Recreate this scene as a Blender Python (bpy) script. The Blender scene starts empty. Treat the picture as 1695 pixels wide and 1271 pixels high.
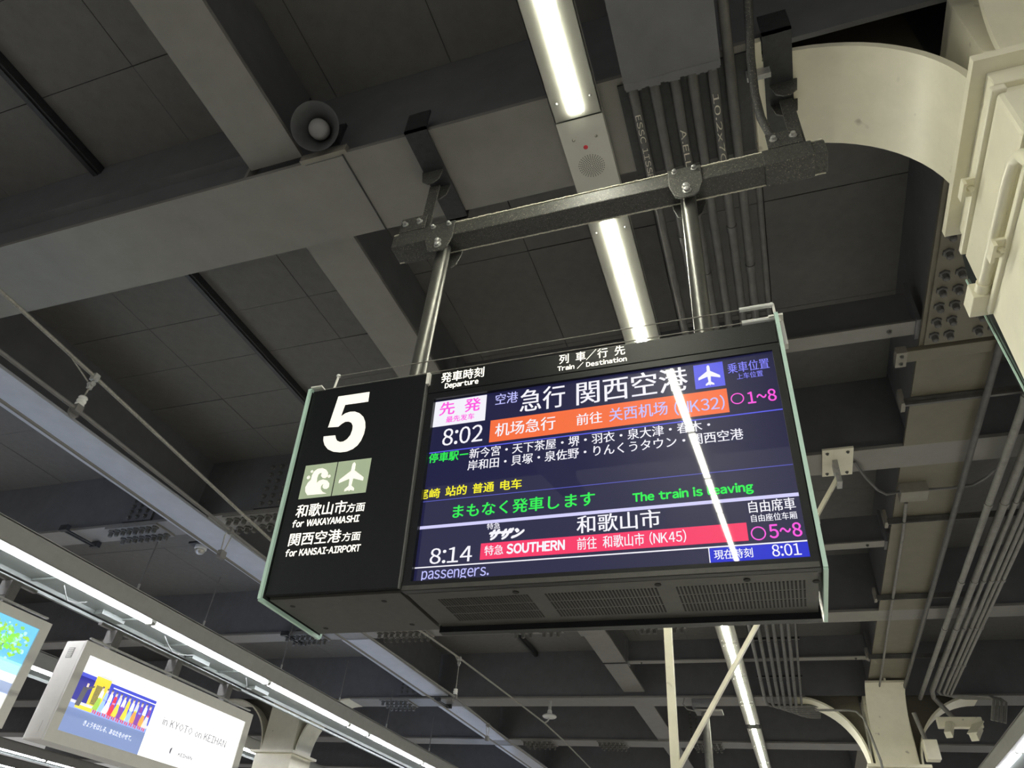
import bpy, bmesh, math, random
from mathutils import Vector as V, Matrix
random.seed(7)
S = bpy.context.scene
COL = S.collection
EYE = 1.65            # camera height above the platform; z below is measured from the eye

# ------------------------------------------------------------------ camera, world, exposure
cam_d = bpy.data.cameras.new('camera'); cam = bpy.data.objects.new('camera', cam_d); COL.objects.link(cam)
cam_d.sensor_width = 36; cam_d.lens = 1164.54 / 1695 * 36; cam_d.clip_start = 0.05; cam_d.clip_end = 200
cr, cu, cf = V((0.94321069, 0.32204469, 0.08149114)), V((0.1395568, -0.6067537, 0.78254319)), V((-0.30145893, 0.72673046, 0.6172401))
cam.matrix_world = Matrix(((cr.x, cu.x, -cf.x, 0), (cr.y, cu.y, -cf.y, 0), (cr.z, cu.z, -cf.z, EYE), (0, 0, 0, 1)))
S.camera = cam
w = bpy.data.worlds.new('world'); S.world = w; w.use_nodes = True
w.node_tree.nodes['Background'].inputs[0].default_value = (1, .98, .95, 1)
w.node_tree.nodes['Background'].inputs[1].default_value = 0.38
S.view_settings.view_transform = 'Standard'; S.view_settings.look = 'None'
S.view_settings.gamma = 1; S.view_settings.use_curve_mapping = False; S.view_settings.exposure = 0.0
S.cycles.max_bounces = 6; S.cycles.diffuse_bounces = 4; S.cycles.use_denoising = True
S.cycles.sample_clamp_indirect = 4

# lamp strengths
LED_CENTRE, LED_SIDE, LED_UP = 80.0, 44.0, 6.0
SCREEN = 1.0

# ------------------------------------------------------------------ materials
M = {}
def glossy_screen():
    for n, m in M.items():
        if n == 'screen' or n.startswith('scr_'):
            b = m.node_tree.nodes['Principled BSDF']; b.inputs['Roughness'].default_value = .30; b.inputs['Specular IOR Level'].default_value = .22
            b.inputs['Coat Weight'].default_value = 1; b.inputs['Coat Roughness'].default_value = .02
def mat(name, rgb, rough=0.5, metal=0.0, emit=None, estr=1.0, spec=0.5, noise=None, bump=None, coat=0.0, speck=None):
    m = bpy.data.materials.new(name); m.use_nodes = True; nt = m.node_tree; b = nt.nodes['Principled BSDF']
    b.inputs['Base Color'].default_value = (*rgb, 1); b.inputs['Roughness'].default_value = rough
    b.inputs['Metallic'].default_value = metal; b.inputs['Specular IOR Level'].default_value = spec
    b.inputs['Coat Weight'].default_value = coat; b.inputs['Coat Roughness'].default_value = 0.03
    if emit: b.inputs['Emission Color'].default_value = (*emit, 1); b.inputs['Emission Strength'].default_value = estr
    if noise or bump or speck:
        tc = nt.nodes.new('ShaderNodeTexCoord')
    if noise:
        sc, amt = noise
        n = nt.nodes.new('ShaderNodeTexNoise'); n.inputs['Scale'].default_value = sc; n.inputs['Detail'].default_value = 6
        n.inputs['Roughness'].default_value = 0.65
        nt.links.new(tc.outputs['Object'], n.inputs['Vector'])
        r = nt.nodes.new('ShaderNodeMapRange'); r.inputs[1].default_value = 0.3; r.inputs[2].default_value = 0.7
        r.inputs[3].default_value = 1 - amt; r.inputs[4].default_value = 1 + amt
        nt.links.new(n.outputs['Fac'], r.inputs[0])
        mx = nt.nodes.new('ShaderNodeVectorMath'); mx.operation = 'SCALE'; mx.inputs[0].default_value = rgb
        nt.links.new(r.outputs[0], mx.inputs['Scale'])
        out = mx.outputs[0]
        if speck:
            ssc, thr, srgb = speck
            n2 = nt.nodes.new('ShaderNodeTexNoise'); n2.inputs['Scale'].default_value = ssc; n2.inputs['Detail'].default_value = 2
            nt.links.new(tc.outputs['Object'], n2.inputs['Vector'])
            r2 = nt.nodes.new('ShaderNodeMapRange'); r2.inputs[1].default_value = thr; r2.inputs[2].default_value = thr + 0.08
            nt.links.new(n2.outputs['Fac'], r2.inputs[0])
            mm = nt.nodes.new('ShaderNodeMix'); mm.data_type = 'RGBA'; mm.inputs[7].default_value = (*srgb, 1)
            nt.links.new(r2.outputs[0], mm.inputs[0]); nt.links.new(out, mm.inputs[6]); out = mm.outputs[2]
        nt.links.new(out, b.inputs['Base Color'])
    if bump:
        bs, bd = bump
        n = nt.nodes.new('ShaderNodeTexNoise'); n.inputs['Scale'].default_value = bs; n.inputs['Detail'].default_value = 4
        nt.links.new(tc.outputs['Object'], n.inputs['Vector'])
        bp = nt.nodes.new('ShaderNodeBump'); bp.inputs['Strength'].default_value = bd; bp.inputs['Distance'].default_value = 0.004
        nt.links.new(n.outputs['Fac'], bp.inputs['Height']); nt.links.new(bp.outputs[0], b.inputs['Normal'])
    M[name] = m
    return m
mat('floor', (.58, .565, .52), .6, noise=(3, .15)); mat('ballast', (.26, .25, .235), .9, noise=(20, .4))
mat('board', (.155, .153, .148), .9, noise=(9, .10), bump=(120, .25)); mat('deck', (.05, .05, .05), .9, noise=(3, .2))
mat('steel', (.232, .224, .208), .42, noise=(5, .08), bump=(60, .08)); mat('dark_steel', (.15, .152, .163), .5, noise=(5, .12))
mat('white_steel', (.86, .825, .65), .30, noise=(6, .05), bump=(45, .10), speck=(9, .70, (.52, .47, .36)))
mat('bluish_lit_steel', (.50, .52, .56), .32, noise=(4, .08)); mat('olive_steel', (.175, .158, .118), .5, noise=(6, .1))  # bluish light under the track-side girder is put into this paler steel colour
mat('bolt', (.12, .118, .11), .5, noise=(40, .3)); mat('black_paint', (.030, .032, .035), .42, noise=(30, .3), bump=(200, .25))
mat('dusty_black', (.050, .050, .048), .5, noise=(60, .4), speck=(190, .62, (.30, .28, .22)), bump=(160, .4))
mat('dust', (.66, .63, .53), .95, noise=(80, .3)); mat('chrome', (.50, .49, .45), .28, .9, noise=(30, .1))
mat('galv', (.46, .46, .45), .45, .5, noise=(30, .2)); mat('pipe', (.105, .103, .097), .42, noise=(12, .25)); mat('light_pipe', (.225, .22, .20), .45, noise=(12, .2))
mat('speaker_plate', (.62, .615, .55), .35, noise=(8, .03)); mat('fixture', (.33, .335, .30), .33, noise=(8, .03)); mat('red', (.55, .03, .05), .4); mat('hole', (.015, .015, .015), .8)
mat('led', (1, 1, 1), .4, emit=(1, .985, .80), estr=LED_CENTRE); mat('led_cool', (1, 1, 1), .4, emit=(.93, .93, 1), estr=LED_SIDE)
mat('led_up', (1, 1, 1), .4, emit=(.52, .66, 1), estr=LED_UP)
mat('trough', (.42, .42, .39), .45, noise=(8, .06)); mat('trough_under', (.19, .215, .20), .4, noise=(4, .1))
mat('sign_black', (.010, .0115, .013), .33, spec=.3, noise=(40, .15), bump=(260, .12)); mat('sign_gloss', (.012, .013, .015), .16)
mat('sign_under', (.060, .058, .052), .45, noise=(30, .15)); mat('glass_edge', (.62, .86, .74), .25, spec=.8)
mat('glass_side', (.03, .035, .035), .08); mat('seam', (.15, .15, .145), .35)
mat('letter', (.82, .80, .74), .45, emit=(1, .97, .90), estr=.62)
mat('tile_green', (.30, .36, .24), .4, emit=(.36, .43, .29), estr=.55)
G_ = dict(rough=.045, spec=.5)
mat('screen', (.004, .004, .006), .045, emit=(.012, .012, .055), estr=SCREEN); mat('scr_w', (.02, .02, .02), .045, emit=(.93, .92, 1), estr=SCREEN)
mat('scr_lv', (.02, .02, .02), .045, emit=(.52, .52, 1), estr=SCREEN); mat('scr_bl', (.02, .02, .02), .045, emit=(.24, .24, .95), estr=SCREEN)
mat('scr_mg', (.02, .02, .02), .045, emit=(1, .10, .75), estr=SCREEN); mat('scr_g', (.02, .02, .02), .045, emit=(.03, .85, .09), estr=SCREEN)
mat('scr_y', (.02, .02, .02), .045, emit=(.95, .88, .02), estr=SCREEN); mat('scr_or', (.02, .02, .02), .045, emit=(.95, .16, .045), estr=SCREEN)
mat('scr_red', (.02, .02, .02), .045, emit=(.95, .025, .13), estr=SCREEN); mat('scr_clock', (.02, .02, .02), .045, emit=(.0, .012, .62), estr=SCREEN)
mat('scr_line', (.02, .02, .02), .045, emit=(.09, .10, .55), estr=SCREEN); mat('scr_blue', (.02, .02, .02), .045, emit=(.10, .11, .82), estr=SCREEN)
mat('scr_thick', (.02, .02, .02), .045, emit=(.66, .64, 1), estr=SCREEN)
glossy_screen()
mat('ad_frame', (.86, .85, .79), .4, noise=(10, .03)); mat('ad_white', (.8, .8, .8), .3, emit=(1, 1, 1), estr=1.5)
for n_, c_ in dict(blue=(.07, .09, .62), dblue=(.03, .03, .30), yellow=(.85, .70, .06), pave=(.20, .27, .50), pave2=(.34, .42, .62), orange=(.90, .38, .08), red=(.75, .04, .08),
                   green=(.35, .62, .08), lgreen=(.25, .62, .12), sky=(.16, .55, .85), sky2=(.45, .78, .92), skin=(.85, .68, .55), purple=(.22, .06, .40), lblue=(.35, .55, .85), grey=(.22, .22, .23), ink=(.10, .10, .12), pink=(.85, .35, .55), trunk=(.12, .16, .26), white=(1.1, 1.1, 1.1), mgrey=(.7, .7, .72)).items():
    mat('ad_' + n_, tuple(min(1, c * .8) for c in c_), .3, emit=c_, estr=1.0)
mat('porcelain', (.80, .80, .77), .2); mat('wire', (.30, .29, .26), .5, .4, noise=(60, .3)); mat('cable_grey', (.22, .23, .22), .5); mat('cable', (.16, .155, .15), .6)
mat('horn', (.09, .092, .097), .5, noise=(20, .1)); mat('horn_cap', (.28, .28, .28), .4); mat('box_grey', (.24, .225, .19), .5, noise=(12, .1))

# ------------------------------------------------------------------ mesh helpers
class MB:
    def __init__(s): s.v = []; s.f = []; s.m = []; s.cur = 0
    def add(s, pts, faces):
        o = len(s.v); s.v += [V(p) for p in pts]; s.f += [tuple(i + o for i in f) for f in faces]; s.m += [s.cur] * len(faces); return s
    def hexa(s, p): return s.add(p, [(0, 3, 2, 1), (4, 5, 6, 7), (0, 1, 5, 4), (1, 2, 6, 5), (2, 3, 7, 6), (3, 0, 4, 7)])
    def box(s, x0, x1, y0, y1, z0, z1):
        return s.hexa([(x0, y0, z0), (x1, y0, z0), (x1, y1, z0), (x0, y1, z0), (x0, y0, z1), (x1, y0, z1), (x1, y1, z1), (x0, y1, z1)])
    def prism(s, poly, off):
        off = V(off); n = len(poly); a = [V(p) for p in poly]
        return s.add(a + [p + off for p in a], [tuple(range(n))[::-1], tuple(range(n, 2 * n))] + [(i, (i + 1) % n, n + (i + 1) % n, n + i) for i in range(n)])
    def quad(s, *p): return s.add(p, [tuple(range(len(p)))])
    def lathe(s, prof, base, axis, n=16):
        base = V(base); ax = V(axis).normalized(); t = V((0, 0, 1)) if abs(ax.z) < .9 else V((1, 0, 0))
        u = ax.cross(t).normalized(); v = ax.cross(u); pts = []; fs = []
        for (r, h) in prof:
            for k in range(n):
                a = 2 * math.pi * k / n; pts.append(base + ax * h + (u * math.cos(a) + v * math.sin(a)) * r)
        for i in range(len(prof) - 1):
            for k in range(n):
                fs.append((i * n + k, i * n + (k + 1) % n, (i + 1) * n + (k + 1) % n, (i + 1) * n + k))
        fs.append(tuple(range(n))[::-1]); fs.append(tuple(range((len(prof) - 1) * n, len(prof) * n)))
        return s.add(pts, fs)
    def cyl(s, a, b, r, r2=None, n=12):
        a = V(a); b = V(b); return s.lathe([(r, 0), (r if r2 is None else r2, (b - a).length)], a, b - a, n)
    def bar(s, a, b, w_, h_, side=None):
        a = V(a); b = V(b); d = (b - a).normalized(); t = V(side) if side else (V((0, 0, 1)) if abs(d.z) < .9 else V((0, 1, 0)))
        u = d.cross(t).normalized() * w_ / 2; v = d.cross(u).normalized() * h_ / 2
        return s.hexa([a - u - v, a + u - v, a + u + v, a - u + v, b - u - v, b + u - v, b + u + v, b - u + v])
    def tube(s, path, r, n=8):
        P = [V(p) for p in path]; pts = []; fs = []; T = []
        for i in range(len(P)):
            T.append((P[min(i + 1, len(P) - 1)] - P[max(i - 1, 0)]).normalized())
        t = T[0]; u = t.cross(V((0, 0, 1)) if abs(t.z) < .9 else V((1, 0, 0))).normalized()
        for i, p in enumerate(P):
            u = (u - T[i] * u.dot(T[i])).normalized(); v = T[i].cross(u)
            for k in range(n):
                a = 2 * math.pi * k / n; pts.append(p + (u * math.cos(a) + v * math.sin(a)) * r)
        for i in range(len(P) - 1):
            for k in range(n): fs.append((i * n + k, i * n + (k + 1) % n, (i + 1) * n + (k + 1) % n, (i + 1) * n + k))
        fs.append(tuple(range(n))[::-1]); fs.append(tuple(range((len(P) - 1) * n, len(P) * n)))
        return s.add(pts, fs)
    def mesh(s, name, mats, origin=(0, 0, 0), smooth=None):
        o = V(origin); me = bpy.data.meshes.new(name); me.from_pydata([tuple(p - o) for p in s.v], [], s.f)
        for m in (mats if isinstance(mats, (list, tuple)) else [mats]): me.materials.append(M[m])
        for p, i in zip(me.polygons, s.m): p.material_index = i
        bm = bmesh.new(); bm.from_mesh(me); bmesh.ops.recalc_face_normals(bm, faces=bm.faces); bm.to_mesh(me); bm.free()
        if smooth:
            for p in me.polygons: p.use_smooth = True
            me.set_sharp_from_angle(angle=math.radians(smooth))
        me.update(); return me

def link(o, parent=None):
    COL.objects.link(o)
    if parent is not None: o.parent = parent
    return o
def wpos(o):
    p = V(o.location)
    while o.parent is not None: o = o.parent; p += V(o.location)
    return p
def tag(o, label, cat, group=None, kind=None):
    if label: o['label'] = label
    if cat: o['category'] = cat
    if group: o['group'] = group
    if kind: o['kind'] = kind
    return o
def thing(name, label, cat, loc=(0, 0, 0), group=None, kind=None):
    o = bpy.data.objects.new(name, None); o.empty_display_size = .1; o.location = V(loc) + V((0, 0, EYE)); link(o)
    return tag(o, label, cat, group, kind)
def obj(name, mb, mats, parent=None, smooth=None, bevel=None, at=None, label=None, kind=None):
    """links the mesh collected in mb as one object; its origin is `at` (eye-relative), default the parent's origin"""
    base = V(at) + V((0, 0, EYE)) if at is not None else (wpos(parent) if parent is not None else V((0, 0, EYE)))
    me = mb.mesh(name, mats, base - V((0, 0, EYE)), smooth)
    o = bpy.data.objects.new(name, me); link(o, parent)
    o.location = base - (wpos(parent) if parent is not None else V((0, 0, 0)))
    if bevel:
        md = o.modifiers.new('bevel', 'BEVEL'); md.width = bevel; md.segments = 2; md.limit_method = 'ANGLE'; md.angle_limit = math.radians(40)
    if label: o['label'] = label
    if kind: o['kind'] = kind
    return o
def dup_part(o, parent, p):
    """a copy of a part that shares its mesh, put at the eye-relative point p"""
    c = o.copy(); COL.objects.link(c); c.parent = parent; c.location = V(p) + V((0, 0, EYE)) - wpos(parent); return c
def dup_tree(o, delta, parent=None):
    c = o.copy(); COL.objects.link(c)
    if parent is None: c.location = V(o.location) + V(delta)
    else: c.parent = parent
    for ch in list(o.children): dup_tree(ch, (0, 0, 0), c)
    return c

GC = {}
def one_glyph(ch, res):
    if (ch, res) not in GC:
        c = bpy.data.curves.new('lettering', 'FONT'); c.body = ch; c.resolution_u = res
        o = bpy.data.objects.new('lettering', c); COL.objects.link(o)
        me = bpy.data.meshes.new_from_object(o.evaluated_get(bpy.context.evaluated_depsgraph_get()))
        GC[(ch, res)] = ([v.co.copy() for v in me.vertices], [tuple(p.vertices) for p in me.polygons])
        bpy.data.objects.remove(o); bpy.data.curves.remove(c); bpy.data.meshes.remove(me)
    return GC[(ch, res)]
def glyphs(body, bold=0.0, res=3):
    """mesh of the lettering, character by character; weight is added by overlapping copies shifted a little sideways"""
    x = 0.0; V2 = []; F2 = []; prev = None
    for ch in body:
        asc = 33 <= ord(ch) <= 126
        if ch == ' ': x += .46; prev = None; continue
        vs, fs = one_glyph(chr(ord(ch) + 0xFEE0) if asc else ch, res)
        if asc:
            lo, hi = min(v.x for v in vs), max(v.x for v in vs); k = .42 if ch == '-' else (.72 if ch == '~' else 1.0)
            gap = .10 if prev else 0.0
            if prev and prev + ch in ('AY', 'YA', 'WA', 'AV', 'AW', 'KA', 'T ', 'RT'): gap = .01
            off = x + gap - lo * k; adv = gap + (hi - lo) * k; prev = ch
        else:
            k = 1.0; off = x; adv = 1.0; prev = None
            if x and V2 and body[body.index(ch) - 1:body.index(ch)].isascii(): off += .08; adv += .08
        sh = [(0, 0)]
        if bold > .03: sh = [(math.cos(math.pi * q / 4), math.sin(math.pi * q / 4)) for q in range(8)]
        elif bold > .015: sh = [(-1, 0), (1, 0), (0, -.6), (0, .6)]
        elif bold > 0: sh = [(-1, 0), (1, 0)]
        for dx, dy in sh:
            n = len(V2); V2 += [(off + v.x * k + dx * bold, v.y + dy * bold, 0) for v in vs]; F2 += [tuple(i + n for i in f) for f in fs]
        x += adv
    me = bpy.data.meshes.new('lettering'); me.from_pydata(V2, [], F2); me.update(); return me
def lettering(name, body, place, m, parent, u0, u1, v0, h, bold=0.0, shear=0.0, clip=None, res=3):
    """flat lettering fitted into u0..u1 and v0..v0+h; place(u, v) gives the eye-relative point"""
    me = glyphs(body, bold, res)
    xs = [v.co.x for v in me.vertices]; ys = [v.co.y for v in me.vertices]
    ax, bx, ay, by = min(xs), max(xs), min(ys), max(ys); base = wpos(parent) - V((0, 0, EYE))
    for v in me.vertices:
        fu, fv = (v.co.x - ax) / (bx - ax), (v.co.y - ay) / (by - ay)
        v.co = (u0 + (u1 - u0) * fu + shear * h * fv, v0 + h * fv, 0)
    if clip is not None:
        bm = bmesh.new(); bm.from_mesh(me)
        bmesh.ops.bisect_plane(bm, geom=bm.verts[:] + bm.edges[:] + bm.faces[:], plane_co=clip[0], plane_no=clip[1], clear_outer=True)
        bm.to_mesh(me); bm.free()
    for v in me.vertices: v.co = place(v.co.x, v.co.y) - base
    me.materials.clear(); me.materials.append(M[m])
    o = bpy.data.objects.new(name, me); link(o, parent); return o

# ------------------------------------------------------------------ floor and ceiling (setting)
def struct(name, mb, m, at=None, **k):
    o = obj(name, mb, m, None, at=at, **k); o['kind'] = 'structure'; return o
struct('floor', MB().box(-2.35, 6.2, -8, 32, -1.95, -1.65), 'floor')
struct('floor', MB().box(-13, -6.25, -8, 32, -1.95, -1.65), 'floor')
struct('floor', MB().box(-30, 12, -8, 32, -3.0, -2.75), 'ballast')
CE = 4.24
ceiling = struct('ceiling', MB().box(-24, 8, -6, 32, CE + .02, CE + .10), 'deck')
def boards(xe, ye):
    for i in range(len(xe) - 1):
        for j in range(len(ye) - 1):
            x0, x1, y0, y1 = xe[i] + .003, xe[i + 1] - .003, ye[j] + .003, ye[j + 1] - .003
            zz = CE + random.uniform(-.003, .003)
            obj('ceiling_panel', MB().box(x0, x1, y0, y1, zz, zz + .025), 'board', ceiling, at=((x0 + x1) / 2, (y0 + y1) / 2, CE))
def steps(a, b, n): return [a + (b - a) * k / n for k in range(n + 1)]
bays = [(-1.6, 1.852), (2.303, 5.662), (5.90, 9.332), (9.572, 12.762), (13.19, 16.212), (16.65, 19.85)]
nrow = [6, 6, 4, 3, 2, 2]
for (a, b), n in zip(bays, nrow):
    ys = steps(a, b, n)
    boards([-6.15, -5.18, -4.24, -3.42, -2.415], ys)
    boards([-2.395, -2.22, -1.40, -.40, .36, 1.285], steps(a, b, max(2, n // 2)))
    boards([1.69, 2.9, 4.1, 4.8], steps(a, b, max(1, n // 3)))
    boards([-10.4, -9.5, -8.6, -7.4, -6.17], steps(a, b, max(2, n // 2)))
# dark battens between the boards
for k, (a, b) in enumerate(bays[:4]):
    nm = ['before the nearest cross girder', 'just beyond the nearest cross girder', 'of the second bay behind the sign', 'of the third bay behind the sign'][k]
    o = obj('ceiling_batten', MB().box(-4.275, -4.205, a, b, 4.165, 4.236).box(-4.265, -4.225, a, b, 4.15, 4.166), 'black_paint', None, at=(-4.24, (a + b) / 2, 4.1))
    tag(o, 'black batten across the ceiling boards ' + nm, 'batten', 'ceiling battens')

# ------------------------------------------------------------------ bolts
BOLT = MB().lathe([(.032, 0), (.032, .008), (.020, .010), (.020, .030), (.012, .034)], (0, 0, 0), (0, 0, -1), 6).mesh('bolt', 'bolt')
def bolts(parent, pts, up=False, name='bolt', scale=1.0):
    for p in pts:
        o = bpy.data.objects.new(name, BOLT); link(o, parent); o.location = V(p) + V((0, 0, EYE)) - wpos(parent); o.scale = (scale, scale, scale * (1.7 if scale > 1 else 1))

# ------------------------------------------------------------------ girders
def cross_girder(y0, y1, zb, label, x0=-24, x1=6.5, cuts=(), flange='steel', group='cross girders under the ceiling', web='dark_steel'):
    t = thing('cross_girder', label, 'girder', (0, (y0 + y1) / 2, zb), group)
    ends = [x0] + [c for c in cuts] + [x1]
    for a, b in zip(ends[0::2], ends[1::2]): obj('bottom_flange', MB().box(a, b, y0, y1, zb, zb + .03), flange, t)
    obj('web', MB().box(x0, x1, y0 + .05, y0 + .075, zb + .03, CE + .02), web, t)
    obj('web', MB().box(x0, x1, y1 - .075, y1 - .05, zb + .03, CE + .02), web, t)
    return t
G1, G2 = 3.41, 3.47
T1 = cross_girder(1.80, 2.355, G1, 'nearest grey box girder crossing above the hanging beam', cuts=(.285, 2.6))
T2 = cross_girder(5.61, 5.95, G2, 'grey cross girder with rows of dark bolts left of the sign, nearest behind it')
T3 = cross_girder(9.28, 9.62, G2, 'grey bolted cross girder seen just under the bottom edge of the sign')
T4 = cross_girder(12.71, 13.24, G1, 'plain wide grey cross girder at the heads of the far columns', cuts=(-10.9, -8.0, .33, 2.6))
T5 = cross_girder(16.16, 16.70, G2, 'grey cross girder beyond the far columns, low in the picture')
T6 = cross_girder(19.8, 20.3, G2, 'farthest grey cross girder, mostly hidden by the others')
# a lower stiffener ledge on the near web of the nearest girder, joint plates on its flange
obj('web_ledge', MB().box(-24, -2.65, 1.79, 1.85, 3.70, 3.715), 'dark_steel', T1)
obj('joint_plate', MB().box(-2.18, -1.93, 1.81, 2.345, G1 - .006, G1), 'steel', T1)
obj('joint_strip', MB().box(-1.933, -1.927, 1.80, 2.355, G1 - .010, G1), 'black_paint', T1)
obj('joint_cover', MB().box(-2.2, -1.90, 1.775, 1.80, G1 - .004, G1 + .05), 'box_grey', T1)
obj('stiffener', MB().box(-2.62, -2.60, 1.80, 1.85, G1 + .03, 3.62), 'steel', T1)

def splice(t, x0, x1, y0, y1, z, nx, ny, gap=None):
    obj('splice_plate', MB().box(x0, x1, y0 + .005, y1 - .005, z - .022, z), 'steel', t)
    xs = steps(x0 + .06, x1 - .06, nx - 1); ys = steps(y0 + .07, y1 - .07, ny - 1)
    bolts(t, [(x, y, z - .022) for i, x in enumerate(xs) for y in ys if gap is None or i != gap], scale=1.35)
def webbolts(t, x, y, z0, z1, n):
    obj('splice_plate', MB().box(x - .10, x + .34, y - .03, y, z0, z1), 'dark_steel', t)
    for k in range(n):
        for dx in (0, .12, .24):
            o = bpy.data.objects.new('bolt', BOLT); link(o, t); o.rotation_euler = (-math.pi / 2, 0, 0)
            o.location = V((x + dx, y - .03, z0 + .05 + (z1 - z0 - .1) * k / (n - 1))) + V((0, 0, EYE)) - wpos(t)
splice(T2, -7.40, -6.62, 5.61, 5.95, G2, 8, 2); splice(T2, -5.68, -4.72, 5.61, 5.95, G2, 9, 2)
webbolts(T2, -7.1, 5.66, G2 + .06, 4.0, 6); webbolts(T2, -5.2, 5.66, G2 + .06, 4.1, 6)
splice(T3, -7.30, -6.62, 9.28, 9.62, G2, 7, 2); splice(T3, -5.66, -4.82, 9.28, 9.62, G2, 8, 2)
splice(T3, -3.55, -2.80, 9.28, 9.62, G2, 7, 2, 3); splice(T3, -1.75, -1.10, 9.28, 9.62, G2, 7, 2, 3)
webbolts(T3, -7.0, 9.33, G2 + .06, 4.1, 7)
splice(T4, -7.35, -6.75, 12.71, 13.24, G1, 6, 3); splice(T5, -5.6, -4.9, 16.16, 16.70, G2, 6, 3); splice(T5, -3.9, -3.3, 16.16, 16.70, G2, 6, 3); splice(T5, -1.9, -1.3, 16.16, 16.70, G2, 6, 3)
webbolts(T4, -6.9, 12.76, G1 + .08, 4.1, 8); webbolts(T5, -1.9, 16.21, G2 + .06, 4.1, 7)

def long_girder(x0, x1, zb, segs, label, flange='steel', box=False, webm='dark_steel'):
    t = thing('long_girder', label, 'girder', ((x0 + x1) / 2, 5, zb), 'lengthwise girders under the ceiling')
    c = (x0 + x1) / 2
    for a, b in segs:
        obj('bottom_flange', MB().box(x0, x1, a, b, zb, zb + .028), flange, t)
        for xx in ((x0 + .06, x1 - .06) if box else (c,)):
            obj('web', MB().box(xx - .012, xx + .012, a, b, zb + .028, CE + .02), webm, t)
    return t
L1 = long_girder(-2.585, -2.225, 3.50, [(-5, 1.80), (2.36, 5.61), (5.95, 9.28), (9.62, 12.70), (13.25, 16.16), (16.7, 19.8)], 'plain grey lengthwise girder running from the top left to behind the sign')
obj('joint_plate', MB().box(-2.60, -2.21, 5.58, 9.8, 3.462, 3.47), 'steel', L1)
obj('joint_strip', MB().box(-2.59, -2.20, 11.12, 11.15, 3.488, 3.50), 'black_paint', L1)
L0 = long_girder(-6.42, -5.90, 3.455, [(-5, 1.79), (2.37, 9.28), (9.62, 12.70), (13.25, 16.16), (16.7, 19.8)], 'lengthwise girder with bluish lit underside above the tracks, left of the sign', 'bluish_lit_steel')
L2 = long_girder(1.235, 1.74, G2, [(-5, 1.80), (2.37, 5.61), (5.95, 9.28), (9.62, 12.72), (13.25, 16.16), (16.7, 19.8)], 'olive grey lengthwise girder above the white columns on the right', 'olive_steel', True)
for yy in (3.0,):
    obj('splice_plate', MB().box(1.26, 1.72, 2.72, 4.30, G2 - .02, G2), 'olive_steel', L2)
    bolts(L2, [(x, 2.86 + .145 * k, G2 - .02) for x in (1.31, 1.40) for k in range(5)] + [(x, 3.62 + .145 * k, G2 - .02) for x in (1.31, 1.40, 1.57, 1.66) for k in range(5)] + [(x, 2.86 + .145 * k, G2 - .02) for x in (1.57, 1.66) for k in range(5)], scale=1.05)
L3 = long_girder(4.6, 5.0, G2, [(-5, 20)], 'dark lengthwise girder at the far right edge of the ceiling', 'dark_steel')
# lighter secondary beams between the two inner lengthwise girders
for k, y in enumerate((4.18, 7.55, 11.2)):
    t = thing('secondary_beam', ['thin light grey beam to the right of the sign top', 'thin light grey beam right of the sign, level with the blue clock field', 'thin light grey beam behind the white brace below the sign'][k], 'beam', (-.5, y, 3.52), 'thin secondary beams')
    obj('bottom_flange', MB().box(-2.2, 1.23, y - .07, y + .07, 3.52, 3.535), 'steel', t)
    obj('web', MB().box(-2.2, 1.23, y - .008, y + .008, 3.535, 3.85), 'dark_steel', t)
    obj('end_plate', MB().box(-2.22, -2.19, y - .10, y + .10, 3.50, 3.86), 'dark_steel', t)
    obj('end_plate', MB().box(1.21, 1.235, y - .10, y + .10, 3.50, 3.86), 'dark_steel', t)
    bolts(t, [(-2.0, y, 3.52), (1.05, y, 3.52)], scale=.6)

# ------------------------------------------------------------------ columns with arched haunches
def haunch_strip(cx, cz, r, w0, w1, axis, sgn, a0=0, a1=90, th=.03, n=14):
    """curved bottom plate: quarter circle from vertical at the column to horizontal under the girder"""
    mb = MB(); pts = []
    for k in range(n + 1):
        a = math.radians(a0 + (a1 - a0) * k / n)
        for rr in (r, r + th):
            d, z = cx - sgn * rr * (1 - 0) * 0, 0
            q = cx + sgn * (-rr * math.cos(a) * -1) * -1
            pts.append((q, cz + rr * math.sin(a)))
    fs = []
    allp = []
    for (q, z) in pts:
        for ww in (w0, w1): allp.append((q, ww, z) if axis == 'x' else (ww, q, z))
    for k in range(n):
        b = k * 4; c = b + 4
        fs += [(b, b + 1, c + 1, c), (b + 2, c + 2, c + 3, b + 3), (b, c, c + 2, b + 2), (b + 1, b + 3, c + 3, c + 1)]
    fs += [(0, 2, 3, 1), (n * 4, n * 4 + 1, n * 4 + 3, n * 4 + 2)]
    return mb.add(allp, fs)
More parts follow.
